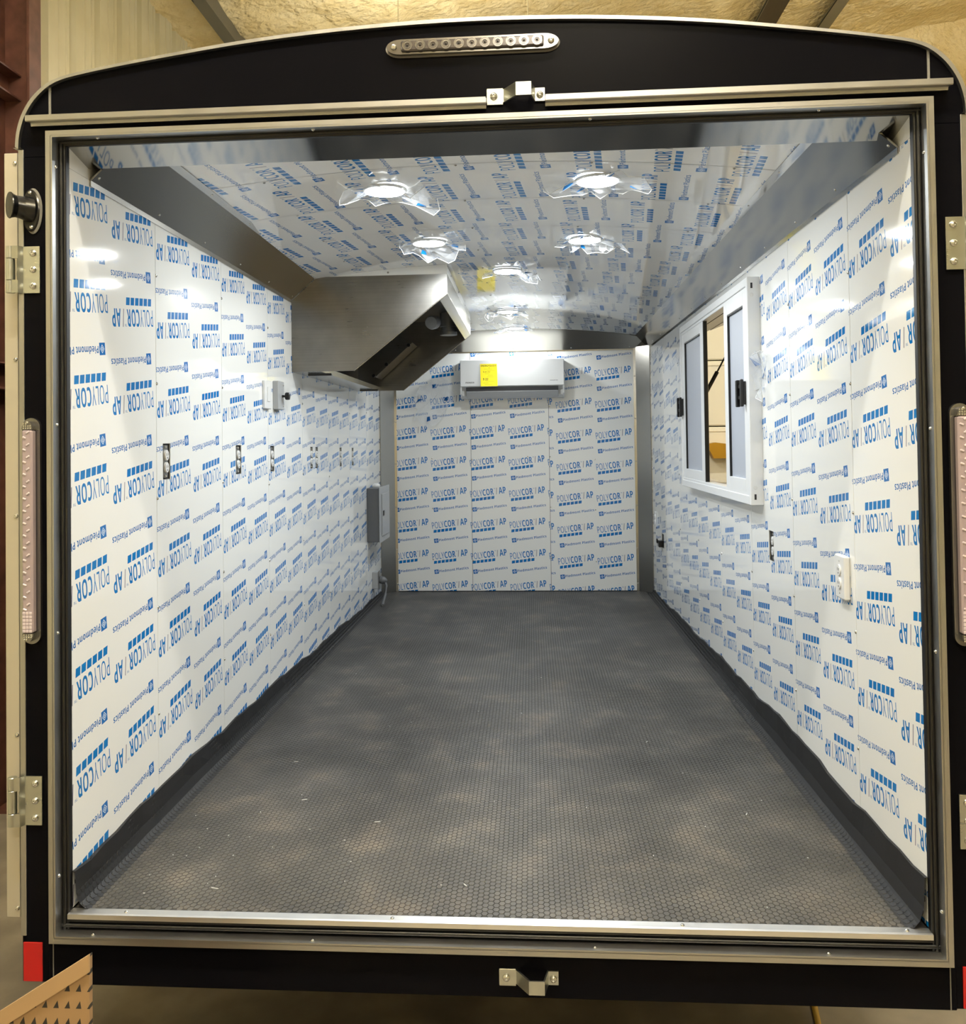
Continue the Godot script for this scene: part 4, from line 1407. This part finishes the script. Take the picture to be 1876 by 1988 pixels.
	for q in [[0.0, 0.07, -3.10, -1.45], [0.91, 0.98, -3.10, -1.45], [0.07, 0.91, -3.10, -3.03], [0.07, 0.91, -1.52, -1.45]]:
		hf.box(Vector3(q[0], -0.012, q[2]), Vector3(q[1], 0.0, q[3]), 0.002)
	part("hatch_frame", hf, M.aluminium, h)
	var st := thing("gas_strut", "black gas strut holding the serving hatch up", "strut")
	var cy := MB.new()
	cy.tube([Vector3(1.085, 1.353, -3.02), Vector3(1.189, 1.544, -3.02)], 0.011, 12)
	part("cylinder", cy, M.black_plastic, st)
	var rod := MB.new()
	rod.tube([Vector3(1.189, 1.544, -3.02), Vector3(1.36, 1.86, -3.02)], 0.0048, 10)
	part("rod", rod, M.black_plastic, st)


func MB_frame(xa: float, xb: float, z0: float, z1: float, y0: float, y1: float, w: float, hgt: float) -> MB:
	var b := MB.new()
	b.box(Vector3(xa, y0, z0), Vector3(xb, y1, z0 + w), 0.002)
	b.box(Vector3(xa, y0, z1 - w), Vector3(xb, y1, z1), 0.002)
	b.box(Vector3(xa, y0, z0 + w), Vector3(xb, y0 + hgt, z1 - w), 0.002)
	b.box(Vector3(xa, y1 - hgt, z0 + w), Vector3(xb, y1, z1 - w), 0.002)
	return b


# ------------------------------------------------------------------ electrical
func receptacle(parent: Node, o: Transform3D) -> void:
	# faces +z of o, centred; two white outlets on a metal yoke
	var y := MB.new()
	y.x = o
	y.box(Vector3(-0.017, -0.052, -0.004), Vector3(0.017, 0.052, -0.0025), 0.0005)
	part("yoke", y, M.galvanised, parent)
	for s in [-1.0, 1.0]:
		var f := MB.new()
		f.x = o * Transform3D(Basis.IDENTITY, Vector3(0, s * 0.0195, 0))
		f.lathe(PackedVector2Array([Vector2(0.0175, -0.003), Vector2(0.0170, 0.003), Vector2(0.0155, 0.004), Vector2(0, 0.004)]), Vector3.ZERO, Vector3.BACK, 18, Vector3.UP, 0.86)
		var face := part("socket_face", f, M.white_plastic, parent)
		for k in [[-0.006, 0.003, 0.0011, 0.0042], [0.006, 0.003, 0.0011, 0.0034], [0.0, -0.008, 0.0022, 0.0022]]:
			var g := MB.new()
			g.x = f.x
			g.box(Vector3(k[0] - k[2], k[1] - k[3], 0.003), Vector3(k[0] + k[2], k[1] + k[3], 0.0044))
			part("slot", g, M.ink_black, face)
		var e := MB.new()
		e.x = o
		e.box(Vector3(-0.010, s * 0.0465 - 0.006, -0.003), Vector3(0.010, s * 0.0465 + 0.006, -0.001), 0.001)
		part("ear", e, M.galvanised, parent)
		var sc := MB.new()
		sc.x = o
		sc.lathe(PackedVector2Array([Vector2(0.0035, 0), Vector2(0.003, 0.002), Vector2(0, 0.0022)]), Vector3(0, s * 0.047, -0.001), Vector3.BACK, 10)
		part("screw", sc, M.zinc, parent)


func build_electrical() -> void:
	var where := ["nearest the doorway", "second from the doorway", "third from the doorway, under the grey switch box", "fourth from the doorway, nearer of the close pair", "fifth from the doorway, further of the close pair", "sixth from the doorway", "seventh and furthest from the doorway"]
	for i in OUT_L.size():
		var o: Array = OUT_L[i]
		var yt: float = 1.172 + 0.0115 * (o[0] + 0.6)
		var zc: float = (o[0] + o[1]) / 2
		var wz: float = absf(o[0] - o[1]) / 2
		var c := Vector3(-H, yt - 0.058, zc)
		var t := thing("wall_outlet", "uncovered white outlet in the left wall, " + where[i], "outlet", c, "open outlets along the left wall")
		part("metal_box", boxm(Vector3(-0.023, -0.058, -wz), Vector3(-0.0205, 0.058, wz)), M.gap, t)
		for q in [[-0.058, -0.0565, -wz, wz], [0.0565, 0.058, -wz, wz], [-0.058, 0.058, -wz, -wz + 0.0015], [-0.058, 0.058, wz - 0.0015, wz]]:
			part("box_side", boxm(Vector3(-0.0205, q[0], q[2]), Vector3(-0.002, q[1], q[3])), M.galvanised, t)
		receptacle(t, Transform3D(Basis(Vector3.FORWARD, Vector3.UP, Vector3.RIGHT), Vector3(-0.001, 0.0, 0.0)))
	# two surface boxes on the left wall
	var a := thing("switch_plate", "flat white switch box on the left wall before the hood", "switch")
	part("box", boxm(Vector3(-H, 1.322, -1.768), Vector3(-H + 0.014, 1.448, -1.672), 0.003), M.white_plastic, a)
	part("rocker", boxm(Vector3(-H + 0.014, 1.355, -1.738), Vector3(-H + 0.017, 1.42, -1.702), 0.001), M.white_plastic, a)
	var b := thing("switch_box", "pale grey switch box with a black knob, below the hood's near edge", "switch")
	part("box", boxm(Vector3(-H, 1.325, -1.935), Vector3(-H + 0.026, 1.455, -1.835), 0.002), M.light_grey, b)
	part("back_plate", boxm(Vector3(-H, 1.316, -1.912), Vector3(-H + 0.004, 1.325, -1.858)), M.galvanised, b)
	var kn := MB.new()
	kn.lathe(PackedVector2Array([Vector2(0.006, 0), Vector2(0.005, 0.012), Vector2(0.016, 0.016), Vector2(0.018, 0.022), Vector2(0.017, 0.034), Vector2(0.010, 0.036), Vector2(0, 0.036)]), Vector3(-H + 0.026, 1.387, -1.90), Vector3.RIGHT, 18)
	part("knob", kn, M.black_plastic, b)
	for y in [1.342, 1.438]:
		screw(b, Vector3(-H + 0.026, y, -1.92), Vector3.RIGHT, 0.004)
	# breaker panel in the far left corner
	var p := thing("breaker_panel", "grey breaker panel on the left wall near the far corner", "electrical panel")
	part("box", boxm(Vector3(-H, 0.462, -4.60), Vector3(-0.955, 0.845, -4.18), 0.004), M.grey_plastic, p)
	part("cover", boxm(Vector3(-0.955, 0.455, -4.61), Vector3(-0.948, 0.852, -4.17), 0.002), M.light_grey, p)
	part("door", boxm(Vector3(-0.948, 0.50, -4.56), Vector3(-0.940, 0.80, -4.24), 0.002), M.light_grey, p)
	part("latch", boxm(Vector3(-0.940, 0.645, -4.30), Vector3(-0.934, 0.68, -4.26), 0.001), M.black_plastic, p)
	for q in [[0.79, 0.017], [0.725, 0.012], [0.68, 0.009], [0.62, 0.009], [0.49, 0.011]]:
		var k := MB.new()
		k.lathe(PackedVector2Array([Vector2(q[1], 0), Vector2(q[1], 0.0008), Vector2(q[1] * 0.85, 0.0008), Vector2(q[1] * 0.8, 0.0002), Vector2(0, 0.0002)]), Vector3(-1.006, q[0], -4.18), Vector3.BACK, 18)
		part("knockout", k, M.grey_plastic, p)
	var cn := MB.new()
	cn.lathe(PackedVector2Array([Vector2(0.026, 0), Vector2(0.030, 0.012), Vector2(0.026, 0.024), Vector2(0.018, 0.028), Vector2(0, 0.028)]), Vector3(-0.995, 0.846, -4.30), Vector3.UP, 18)
	part("connector", cn, M.white_plastic, p)
	# outlet with a cord near the floor
	var w := thing("floor_outlet", "grey outlet box with a plugged-in dark cord, low in the far left corner", "outlet")
	part("box", boxm(Vector3(-H, 0.10, -4.45), Vector3(-H + 0.045, 0.225, -4.37), 0.003), M.light_grey, w)
	part("cover", boxm(Vector3(-H + 0.045, 0.095, -4.455), Vector3(-H + 0.049, 0.23, -4.365), 0.001), M.galvanised, w)
	var pg := MB.new()
	pg.lathe(PackedVector2Array([Vector2(0.026, 0), Vector2(0.028, 0.02), Vector2(0.022, 0.04), Vector2(0.010, 0.055), Vector2(0, 0.055)]), Vector3(-H + 0.049, 0.165, -4.41), Vector3(1, -0.25, 0), 18)
	part("plug", pg, M.grey_plastic, w)
	var cd := MB.new()
	cd.tube([Vector3(-H + 0.085, 0.16, -4.41), Vector3(-H + 0.100, 0.12, -4.40), Vector3(-H + 0.096, 0.06, -4.37), Vector3(-H + 0.088, 0.02, -4.32), Vector3(-H + 0.10, 0.010, -4.22)], 0.010, 10)
	part("cord", cd, M.grey_plastic, w)
	# right wall
	var r1 := thing("open_outlet", "uncovered outlet hole in the right wall beneath the window", "outlet", Vector3(H, 0.748, -1.3515))
	part("metal_box", boxm(Vector3(0.0205, -0.058, -0.0335), Vector3(0.023, 0.058, 0.0335)), M.gap, r1)
	for q in [[-0.058, -0.0565, -0.0335, 0.0335], [0.0565, 0.058, -0.0335, 0.0335], [-0.058, 0.058, -0.0335, -0.032], [-0.058, 0.058, 0.032, 0.0335]]:
		part("box_side", boxm(Vector3(0.002, q[0], q[2]), Vector3(0.0205, q[1], q[3])), M.galvanised, r1)
	receptacle(r1, Transform3D(Basis(Vector3.BACK, Vector3.UP, Vector3.LEFT), Vector3(0.006, 0, 0)))
	var r2 := thing("covered_outlet", "white outlet with cover plate on the right wall near the doorway", "outlet", Vector3(H, 0.752, -0.522))
	part("cover_plate", boxm(Vector3(-0.018, -0.064, -0.042), Vector3(0.0, 0.064, 0.042), 0.004), M.white_plastic, r2)
	receptacle(r2, Transform3D(Basis(Vector3.BACK, Vector3.UP, Vector3.LEFT), Vector3(-0.0175, 0, 0)))
	var r3 := thing("plug_socket", "black socket low on the right wall by the far corner", "outlet", Vector3(H, 0.45, -4.29))
	part("recess", boxm(Vector3(0.018, -0.05, -0.07), Vector3(0.022, 0.05, 0.07)), M.ink_black, r3)
	part("socket", boxm(Vector3(-0.03, -0.045, -0.05), Vector3(0.018, 0.0, 0.02), 0.004), M.black_plastic, r3)
	part("cap", boxm(Vector3(-0.038, -0.02, -0.055), Vector3(-0.03, 0.012, -0.02), 0.002), M.black_plastic, r3)
	var r4 := thing("small_outlet", "small pale outlet plate on the right wall, in the far corner", "outlet", Vector3(H, 0.575, -4.60))
	part("cover_plate", boxm(Vector3(-0.008, -0.055, -0.035), Vector3(0.0, 0.055, 0.035), 0.002), M.white_plastic, r4)
	receptacle(r4, Transform3D(Basis(Vector3.BACK, Vector3.UP, Vector3.LEFT), Vector3(-0.0078, 0, 0)))


func loose_film() -> void:
	# crumpled film hanging on the front wall under the hood's far end
	rng.seed = 500
	var t := thing("crumpled_film", "crumpled clear film with blue print on the front wall beside the air conditioner", "film")
	var pts := []
	for k in 20:
		var a := TAU * k / 20
		var r := 0.15 + rng.randf_range(-0.03, 0.06)
		pts.append([cos(a) * r * 0.9, sin(a) * r * 1.15, 0.02 + rng.randf_range(0, 0.04)])
	film_scrap(t, Vector3(-0.64, 1.50, -LEN + 0.012), Basis(Vector3.BACK, -0.5), pts, 91, 0.05, 7)
	# torn flap beside the window
	var f := thing("film_flap", "torn clear film flap on the right wall beside the window's near edge", "film")
	var p2 := []
	for k in 14:
		var a := TAU * k / 14
		p2.append([cos(a) * (0.075 + 0.02 * (k % 2)), sin(a) * 0.10 + 0.015 * ((k * 3) % 4), 0.012 + 0.012 * (k % 3)])
	film_scrap(f, Vector3(H - 0.006, 1.39, -1.385), Basis(Vector3.BACK, Vector3.UP, Vector3.LEFT), p2, 93, 0.03, 3)


# ------------------------------------------------------------------ the workshop round the trailer
func build_workshop() -> void:
	var xl := -2.5
	var zb := -7.5
	var eave := 4.30
	var slope := 0.167
	# left wall: ribbed metal siding, twelve-inch ribs, each a sheet of its own
	var wl := struct("wall_workshop_left")
	var sm := MB.new()
	var pf := [Vector2(0.0, 0.0), Vector2(0.10, 0.0), Vector2(0.104, 0.006), Vector2(0.120, 0.006), Vector2(0.124, 0.0), Vector2(0.18, 0.0), Vector2(0.184, 0.006), Vector2(0.200, 0.006), Vector2(0.204, 0.0), Vector2(0.228, 0.0), Vector2(0.246, -0.032), Vector2(0.284, -0.032), Vector2(0.302, 0.0), Vector2(0.305, 0.0)]
	for k in pf.size() - 1:
		var a: Vector2 = pf[k]
		var b: Vector2 = pf[k + 1]
		sm.quad(Vector3(a.y, GROUND, -a.x), Vector3(b.y, GROUND, -b.x), Vector3(b.y, eave + 0.05, -b.x), Vector3(a.y, eave + 0.05, -a.x))
	var sheet_mesh := sm.mesh()
	for k in 36:
		var o := part("siding_sheet", sheet_mesh, M.siding, wl)
		o.position = Vector3(xl, 0, 3.52 - k * 0.305)
	part("wall_slab", boxm(Vector3(xl - 0.16, GROUND, zb), Vector3(xl - 0.04, eave, 7.0)), M.plaster, wl)
	part("siding_near", boxm(Vector3(xl - 0.03, GROUND, 3.52), Vector3(xl, eave, 7.0)), M.siding, wl)
	# ceiling: sprayed foam on a sloping roof
	var cl := struct("ceiling_workshop")
	var f := MB.new()
	var fn := FastNoiseLite.new()
	fn.seed = 17
	fn.frequency = 1.1
	fn.fractal_octaves = 4
	var nx := 90
	var nz := 70
	var P := func(i: int, j: int) -> Vector3:
		var x := lerpf(xl - 0.1, 7.5, float(i) / nx)
		var z := lerpf(zb - 0.1, 7.1, 1.0 - float(j) / nz)
		return Vector3(x, eave + slope * (x - xl) + 0.045 * fn.get_noise_2d(x * 2.0, z * 2.0), z)
	for i in nx:
		for j in nz:
			f.quad(P.call(i, j), P.call(i, j + 1), P.call(i + 1, j + 1), P.call(i + 1, j))
	part("foam", f, M.foam, cl)
	part("roof_deck", slab(Vector3(xl - 0.2, eave + 0.08, zb - 0.2), 10.2, slope, 0.1, 14.9), M.plaster, cl)
	# back wall: sectional door below, foam above
	var wb := struct("wall_workshop_back")
	part("wall_slab", boxm(Vector3(xl - 0.1, GROUND, zb - 0.25), Vector3(7.6, 6.2, zb - 0.12)), M.plaster, wb)
	var wf := MB.new()
	for i in 60:
		for j in 24:
			var q := func(a: int, b: int) -> Vector3:
				var x := lerpf(xl, 7.5, a / 60.0)
				var y := lerpf(3.2, 6.0, b / 24.0)
				return Vector3(x, y, zb + 0.05 * fn.get_noise_2d(x * 2.0 + 40, y * 2.0))
			wf.quad(q.call(i, j), q.call(i + 1, j), q.call(i + 1, j + 1), q.call(i, j + 1))
	part("foam", wf, M.foam, wb)
	var gd := thing("garage_door", "cream sectional garage door seen through the sliding window", "door")
	for k in 5:
		var y0 := GROUND + 0.02 + (k - 0) * 0.69 - 0.19
		if k == 0: y0 = GROUND + 0.001
		var y1 := GROUND + 0.02 + (k + 1) * 0.69 - 0.19 - 0.012
		part("door_section", boxm(Vector3(-1.4, y0, zb + 0.02), Vector3(5.0, y1, zb + 0.07), 0.012), M.door_cream, gd)
		part("section_rail", boxm(Vector3(-1.4, y1 - 0.05, zb + 0.07), Vector3(5.0, y1 - 0.03, zb + 0.078), 0.003), M.door_cream, gd)
	var bn := thing("yellow_bin", "mustard yellow angular bin on the cream garage door", "bin")
	var bm := MB.new()
	bm.prism(PackedVector2Array([Vector2(1.925, 1.107), Vector2(1.944, 1.042), Vector2(1.966, 1.042), Vector2(2.006, 0.962), Vector2(2.24, 0.962), Vector2(2.24, 1.098), Vector2(2.025, 1.127)]), Vector3(0, 0, zb + 0.08), Vector3.RIGHT, Vector3.UP, 0.12)
	part("body", bm, M.yellow_bin, bn)
	part("mounting_rail", boxm(Vector3(2.0, 1.0, zb + 0.07), Vector3(2.2, 1.03, zb + 0.085)), M.yellow_bin, bn)
	# the other walls and the slab
	var wr := struct("wall_workshop_right")
	part("wall_slab", boxm(Vector3(7.5, GROUND, zb), Vector3(7.62, 6.2, 7.0)), M.siding, wr)
	var wn := struct("wall_workshop_behind")
	part("wall_slab", boxm(Vector3(xl - 0.1, GROUND, 7.0), Vector3(7.6, 6.2, 7.12)), M.siding, wn)
	var fl := struct("floor_workshop")
	part("slab", boxm(Vector3(xl - 0.1, GROUND - 0.12, zb - 0.2), Vector3(7.6, GROUND, 7.1)), M.concrete, fl)
	# roof purlins
	for q in [[-2.09, 0.075, M.purlin, "grey roof purlin above the trailer's left end"], [2.40, 0.15, M.dark_steel, "dark roof beam above the trailer's right side"], [3.02, 0.085, M.purlin, "grey roof purlin beside the dark beam"]]:
		var t := thing("roof_beam", q[3], "beam", Vector3.ZERO)
		var yb: float = eave + slope * (q[0] - xl) - 0.13
		part("web", boxm(Vector3(q[0] - 0.006, yb, zb), Vector3(q[0] + 0.006, yb + 0.17, 7.0)), q[2], t)
		part("lower_flange", boxm(Vector3(q[0] - q[1], yb, zb), Vector3(q[0] + q[1] * 0.3, yb + 0.012, 7.0)), q[2], t)
		part("flange_lip", boxm(Vector3(q[0] - q[1], yb, zb), Vector3(q[0] - q[1] + 0.01, yb + 0.03, 7.0)), M.purlin, t)
	# steel column and wall girts, red oxide
	var c := thing("steel_column", "red-brown steel column at the left wall", "column")
	part("inner_flange", boxm(Vector3(-2.34, GROUND, -2.185), Vector3(-2.325, eave + 0.02, -2.075), 0.002), M.oxide, c)
	part("outer_flange", boxm(Vector3(-2.495, GROUND, -2.21), Vector3(-2.48, eave, -2.05), 0.002), M.oxide, c)
	part("web", boxm(Vector3(-2.48, GROUND, -2.135), Vector3(-2.34, eave, -2.125)), M.oxide, c)
	part("base_plate", boxm(Vector3(-2.5, GROUND, -2.24), Vector3(-2.29, GROUND + 0.02, -2.02)), M.oxide, c)
	for q in [[2.90, "upper red-brown wall girt, passing behind the column"], [1.45, "lower red-brown wall girt, mostly hidden by the folded door"]]:
		var g := thing("wall_girt", q[1], "girt")
		part("web", boxm(Vector3(-2.47, q[0], -6.9), Vector3(-2.462, q[0] + 0.13, 4.0)), M.oxide, g)
		part("upper_flange", boxm(Vector3(-2.47, q[0] + 0.122, -6.9), Vector3(-2.395, q[0] + 0.13, 4.0)), M.oxide, g)
		part("lower_flange", boxm(Vector3(-2.47, q[0], -6.9), Vector3(-2.395, q[0] + 0.008, 4.0)), M.oxide, g)
	# dark storage rack along the left wall, only its edge in view
	var r := thing("storage_rack", "dark steel storage rack at the left wall behind the folded door", "rack")
	for z in [-3.6, -2.28]:
		for x in [-2.44, -2.10]:
			part("upright", boxm(Vector3(x - 0.02, GROUND, z - 0.02), Vector3(x + 0.02, 1.75, z + 0.02), 0.003), M.dark_steel, r)
	for y in [-0.45, 0.05, 0.55, 1.05, 1.62]:
		part("shelf", boxm(Vector3(-2.46, y, -3.62), Vector3(-2.08, y + 0.03, -2.26), 0.003), M.dark_steel, r)
	var lab := ["lowest shelf", "second shelf", "third shelf", "fourth shelf"]
	for k in 4:
		var y: float = [-0.42, 0.08, 0.58, 1.08][k]
		var bx := thing("storage_crate", "black crate on the %s of the storage rack" % lab[k], "crate", Vector3.ZERO, "crates on the rack")
		part("body", boxm(Vector3(-2.43, y, -3.5), Vector3(-2.10, y + 0.40, -2.32), 0.01), M.black_plastic, bx)
		part("rim", boxm(Vector3(-2.44, y + 0.39, -3.51), Vector3(-2.09, y + 0.42, -2.31), 0.005), M.black_plastic, bx)
	# carton close to the camera, its top cut on a slant
	var cb := thing("cardboard_sheet", "tan cardboard sheet with a slanted edge and rows of dark triangles", "box")
	var poly := PackedVector2Array([Vector2(-0.698, GROUND), Vector2(-0.699, 0.228), Vector2(-0.87, 0.120), Vector2(-1.25, -0.12), Vector2(-1.25, GROUND)])
	var cm := MB.new()
	cm.prism(poly, Vector3(0, 0, 0.588), Vector3.RIGHT, Vector3.UP, 0.012, true, 1.0)
	var arr := cm
	for k in arr.t.size():
		arr.t[k] = Vector2(arr.v[k].x / 0.0215, -arr.v[k].y / 0.031)
	part("body", arr, M.cardboard_print, cb)
	var rimb := MB.new()
	rimb.prism(PackedVector2Array([Vector2(-0.697, 0.232), Vector2(-0.697, 0.200), Vector2(-1.24, -0.144), Vector2(-1.24, -0.110)]), Vector3(0, 0, 0.6), Vector3.RIGHT, Vector3.UP, 0.004)
	part("folded_rim", rimb, M.cardboard, cb)
	# yellow extension cord on the slab under the bumper
	var ec := thing("extension_cord", "yellow extension cord on the concrete under the right side", "cord")
	var em := MB.new()
	var path := []
	for k in 24:
		var s := k / 23.0
		path.append(Vector3(0.98 + 0.10 * sin(s * 5.0) - 0.18 * s, GROUND + 0.009, lerpf(-2.0, 0.9, s)))
	em.tube(path, 0.009, 8)
	part("cable", em, M.yellow_cord, ec)


func slab(o: Vector3, w: float, slope: float, thick: float, depth: float) -> MB:
	var b := MB.new()
	b.prism(PackedVector2Array([Vector2(0, 0), Vector2(w, w * slope), Vector2(w, w * slope + thick), Vector2(0, thick)]), o, Vector3.RIGHT, Vector3.UP, depth)
	return b


func shop_light(c: Vector3, along: Vector3, label: String, power := 1.0, up := 2.0) -> void:
	var t := thing("tube_light", label, "light", c, "twin tube lights under the workshop roof")
	var side := along.cross(Vector3.UP).normalized()
	var half := 0.60
	var h := MB.new()
	h.x = Transform3D(Basis(along, Vector3.UP, -side), Vector3.ZERO)
	h.box(Vector3(-half, 0.03, -0.06), Vector3(half, 0.07, 0.06), 0.005)
	part("housing", h, M.white_paint, t)
	for s in [-0.45, 0.45]:
		var rod := MB.new()
		var foot: Vector3 = along * s + Vector3(0, 0.07, 0)
		rod.tube([foot, Vector3(foot.x, 4.30 + 0.167 * (c.x + foot.x + 2.5) + 0.02 - c.y, foot.z)], 0.004, 6)
		part("hanger", rod, M.zinc, t)
	for s in [-0.04, 0.04]:
		var g := MB.new()
		g.tube([-along * half * 0.98 + side * s, along * half * 0.98 + side * s], 0.014, 12)
		part("lamp_tube", g, M.tube_glow, t)
	for e in [[-PI / 2, -0.035, SHOP], [PI / 2, 0.09, SHOP * up]]:
		var l := AreaLight3D.new()
		l.name = "tube_light_source"
		l.area_size = Vector2(half * 2, 0.11)
		l.light_energy = e[2] * power
		l.light_color = Color(1.0, 0.975, 0.925)
		l.shadow_enabled = true
		l.set("area_range", 20.0)
		l.set("area_attenuation", 2.0)
		t.add_child(l, true)
		l.transform = Transform3D(Basis(along, Vector3.UP, -side) * Basis(Vector3.RIGHT, e[0]), Vector3(0, e[1], 0))


const PUCK := 0.88
const SHOP := 10.0


func _ready() -> void:
	# camera, measured from the photograph's vanishing points; the lens axis lies off the middle of the frame
	var cam := Camera3D.new()
	cam.name = "camera"
	cam.position = Vector3(0.1248, 1.162, 2.2394)
	cam.rotation = Vector3(0.0198, 0.0712, -0.0136)
	add_child(cam)
	var fpx := 1768.68
	var near := 0.05
	cam.set_frustum(near * 1988.0 / fpx, Vector2((938.0 - 903.67) / fpx, -(994.0 - 823.98) / fpx) * near, near, 100.0)
	cam.current = true
	var env := Environment.new()
	env.background_mode = Environment.BG_COLOR
	env.background_color = Color(0, 0, 0)
	env.tonemap_mode = Environment.TONE_MAPPER_LINEAR
	env.tonemap_exposure = 1.0
	env.sdfgi_enabled = true
	env.ssao_enabled = true
	env.ssil_enabled = true
	var we := WorldEnvironment.new()
	we.name = "world"
	we.environment = env
	add_child(we)
	rng.seed = 1234
	make_materials()
	# the workshop's tube lights, just behind and above the doorway and further in
	shop_light(Vector3(-0.75, 4.25, 1.35), Vector3.RIGHT, "twin tube light under the roof behind the camera, left")
	shop_light(Vector3(1.35, 4.55, 1.35), Vector3.RIGHT, "twin tube light under the roof behind the camera, right")
	shop_light(Vector3(3.2, 4.7, -4.2), Vector3.RIGHT, "twin tube light under the roof beside the trailer")
	shop_light(Vector3(-0.3, 3.7, -4.0), Vector3.RIGHT, "twin tube light under the roof right above the trailer", 0.6, 0.42)
	shop_light(Vector3(0.6, 4.4, 4.6), Vector3.RIGHT, "twin tube light under the roof far behind the camera")
	build_room()
	build_trim()
	build_shell()
	build_workshop()
	build_hood()
	build_window()
	build_ac()
	ceiling_lights()
	build_electrical()
	build_rear_hardware()
	loose_film()
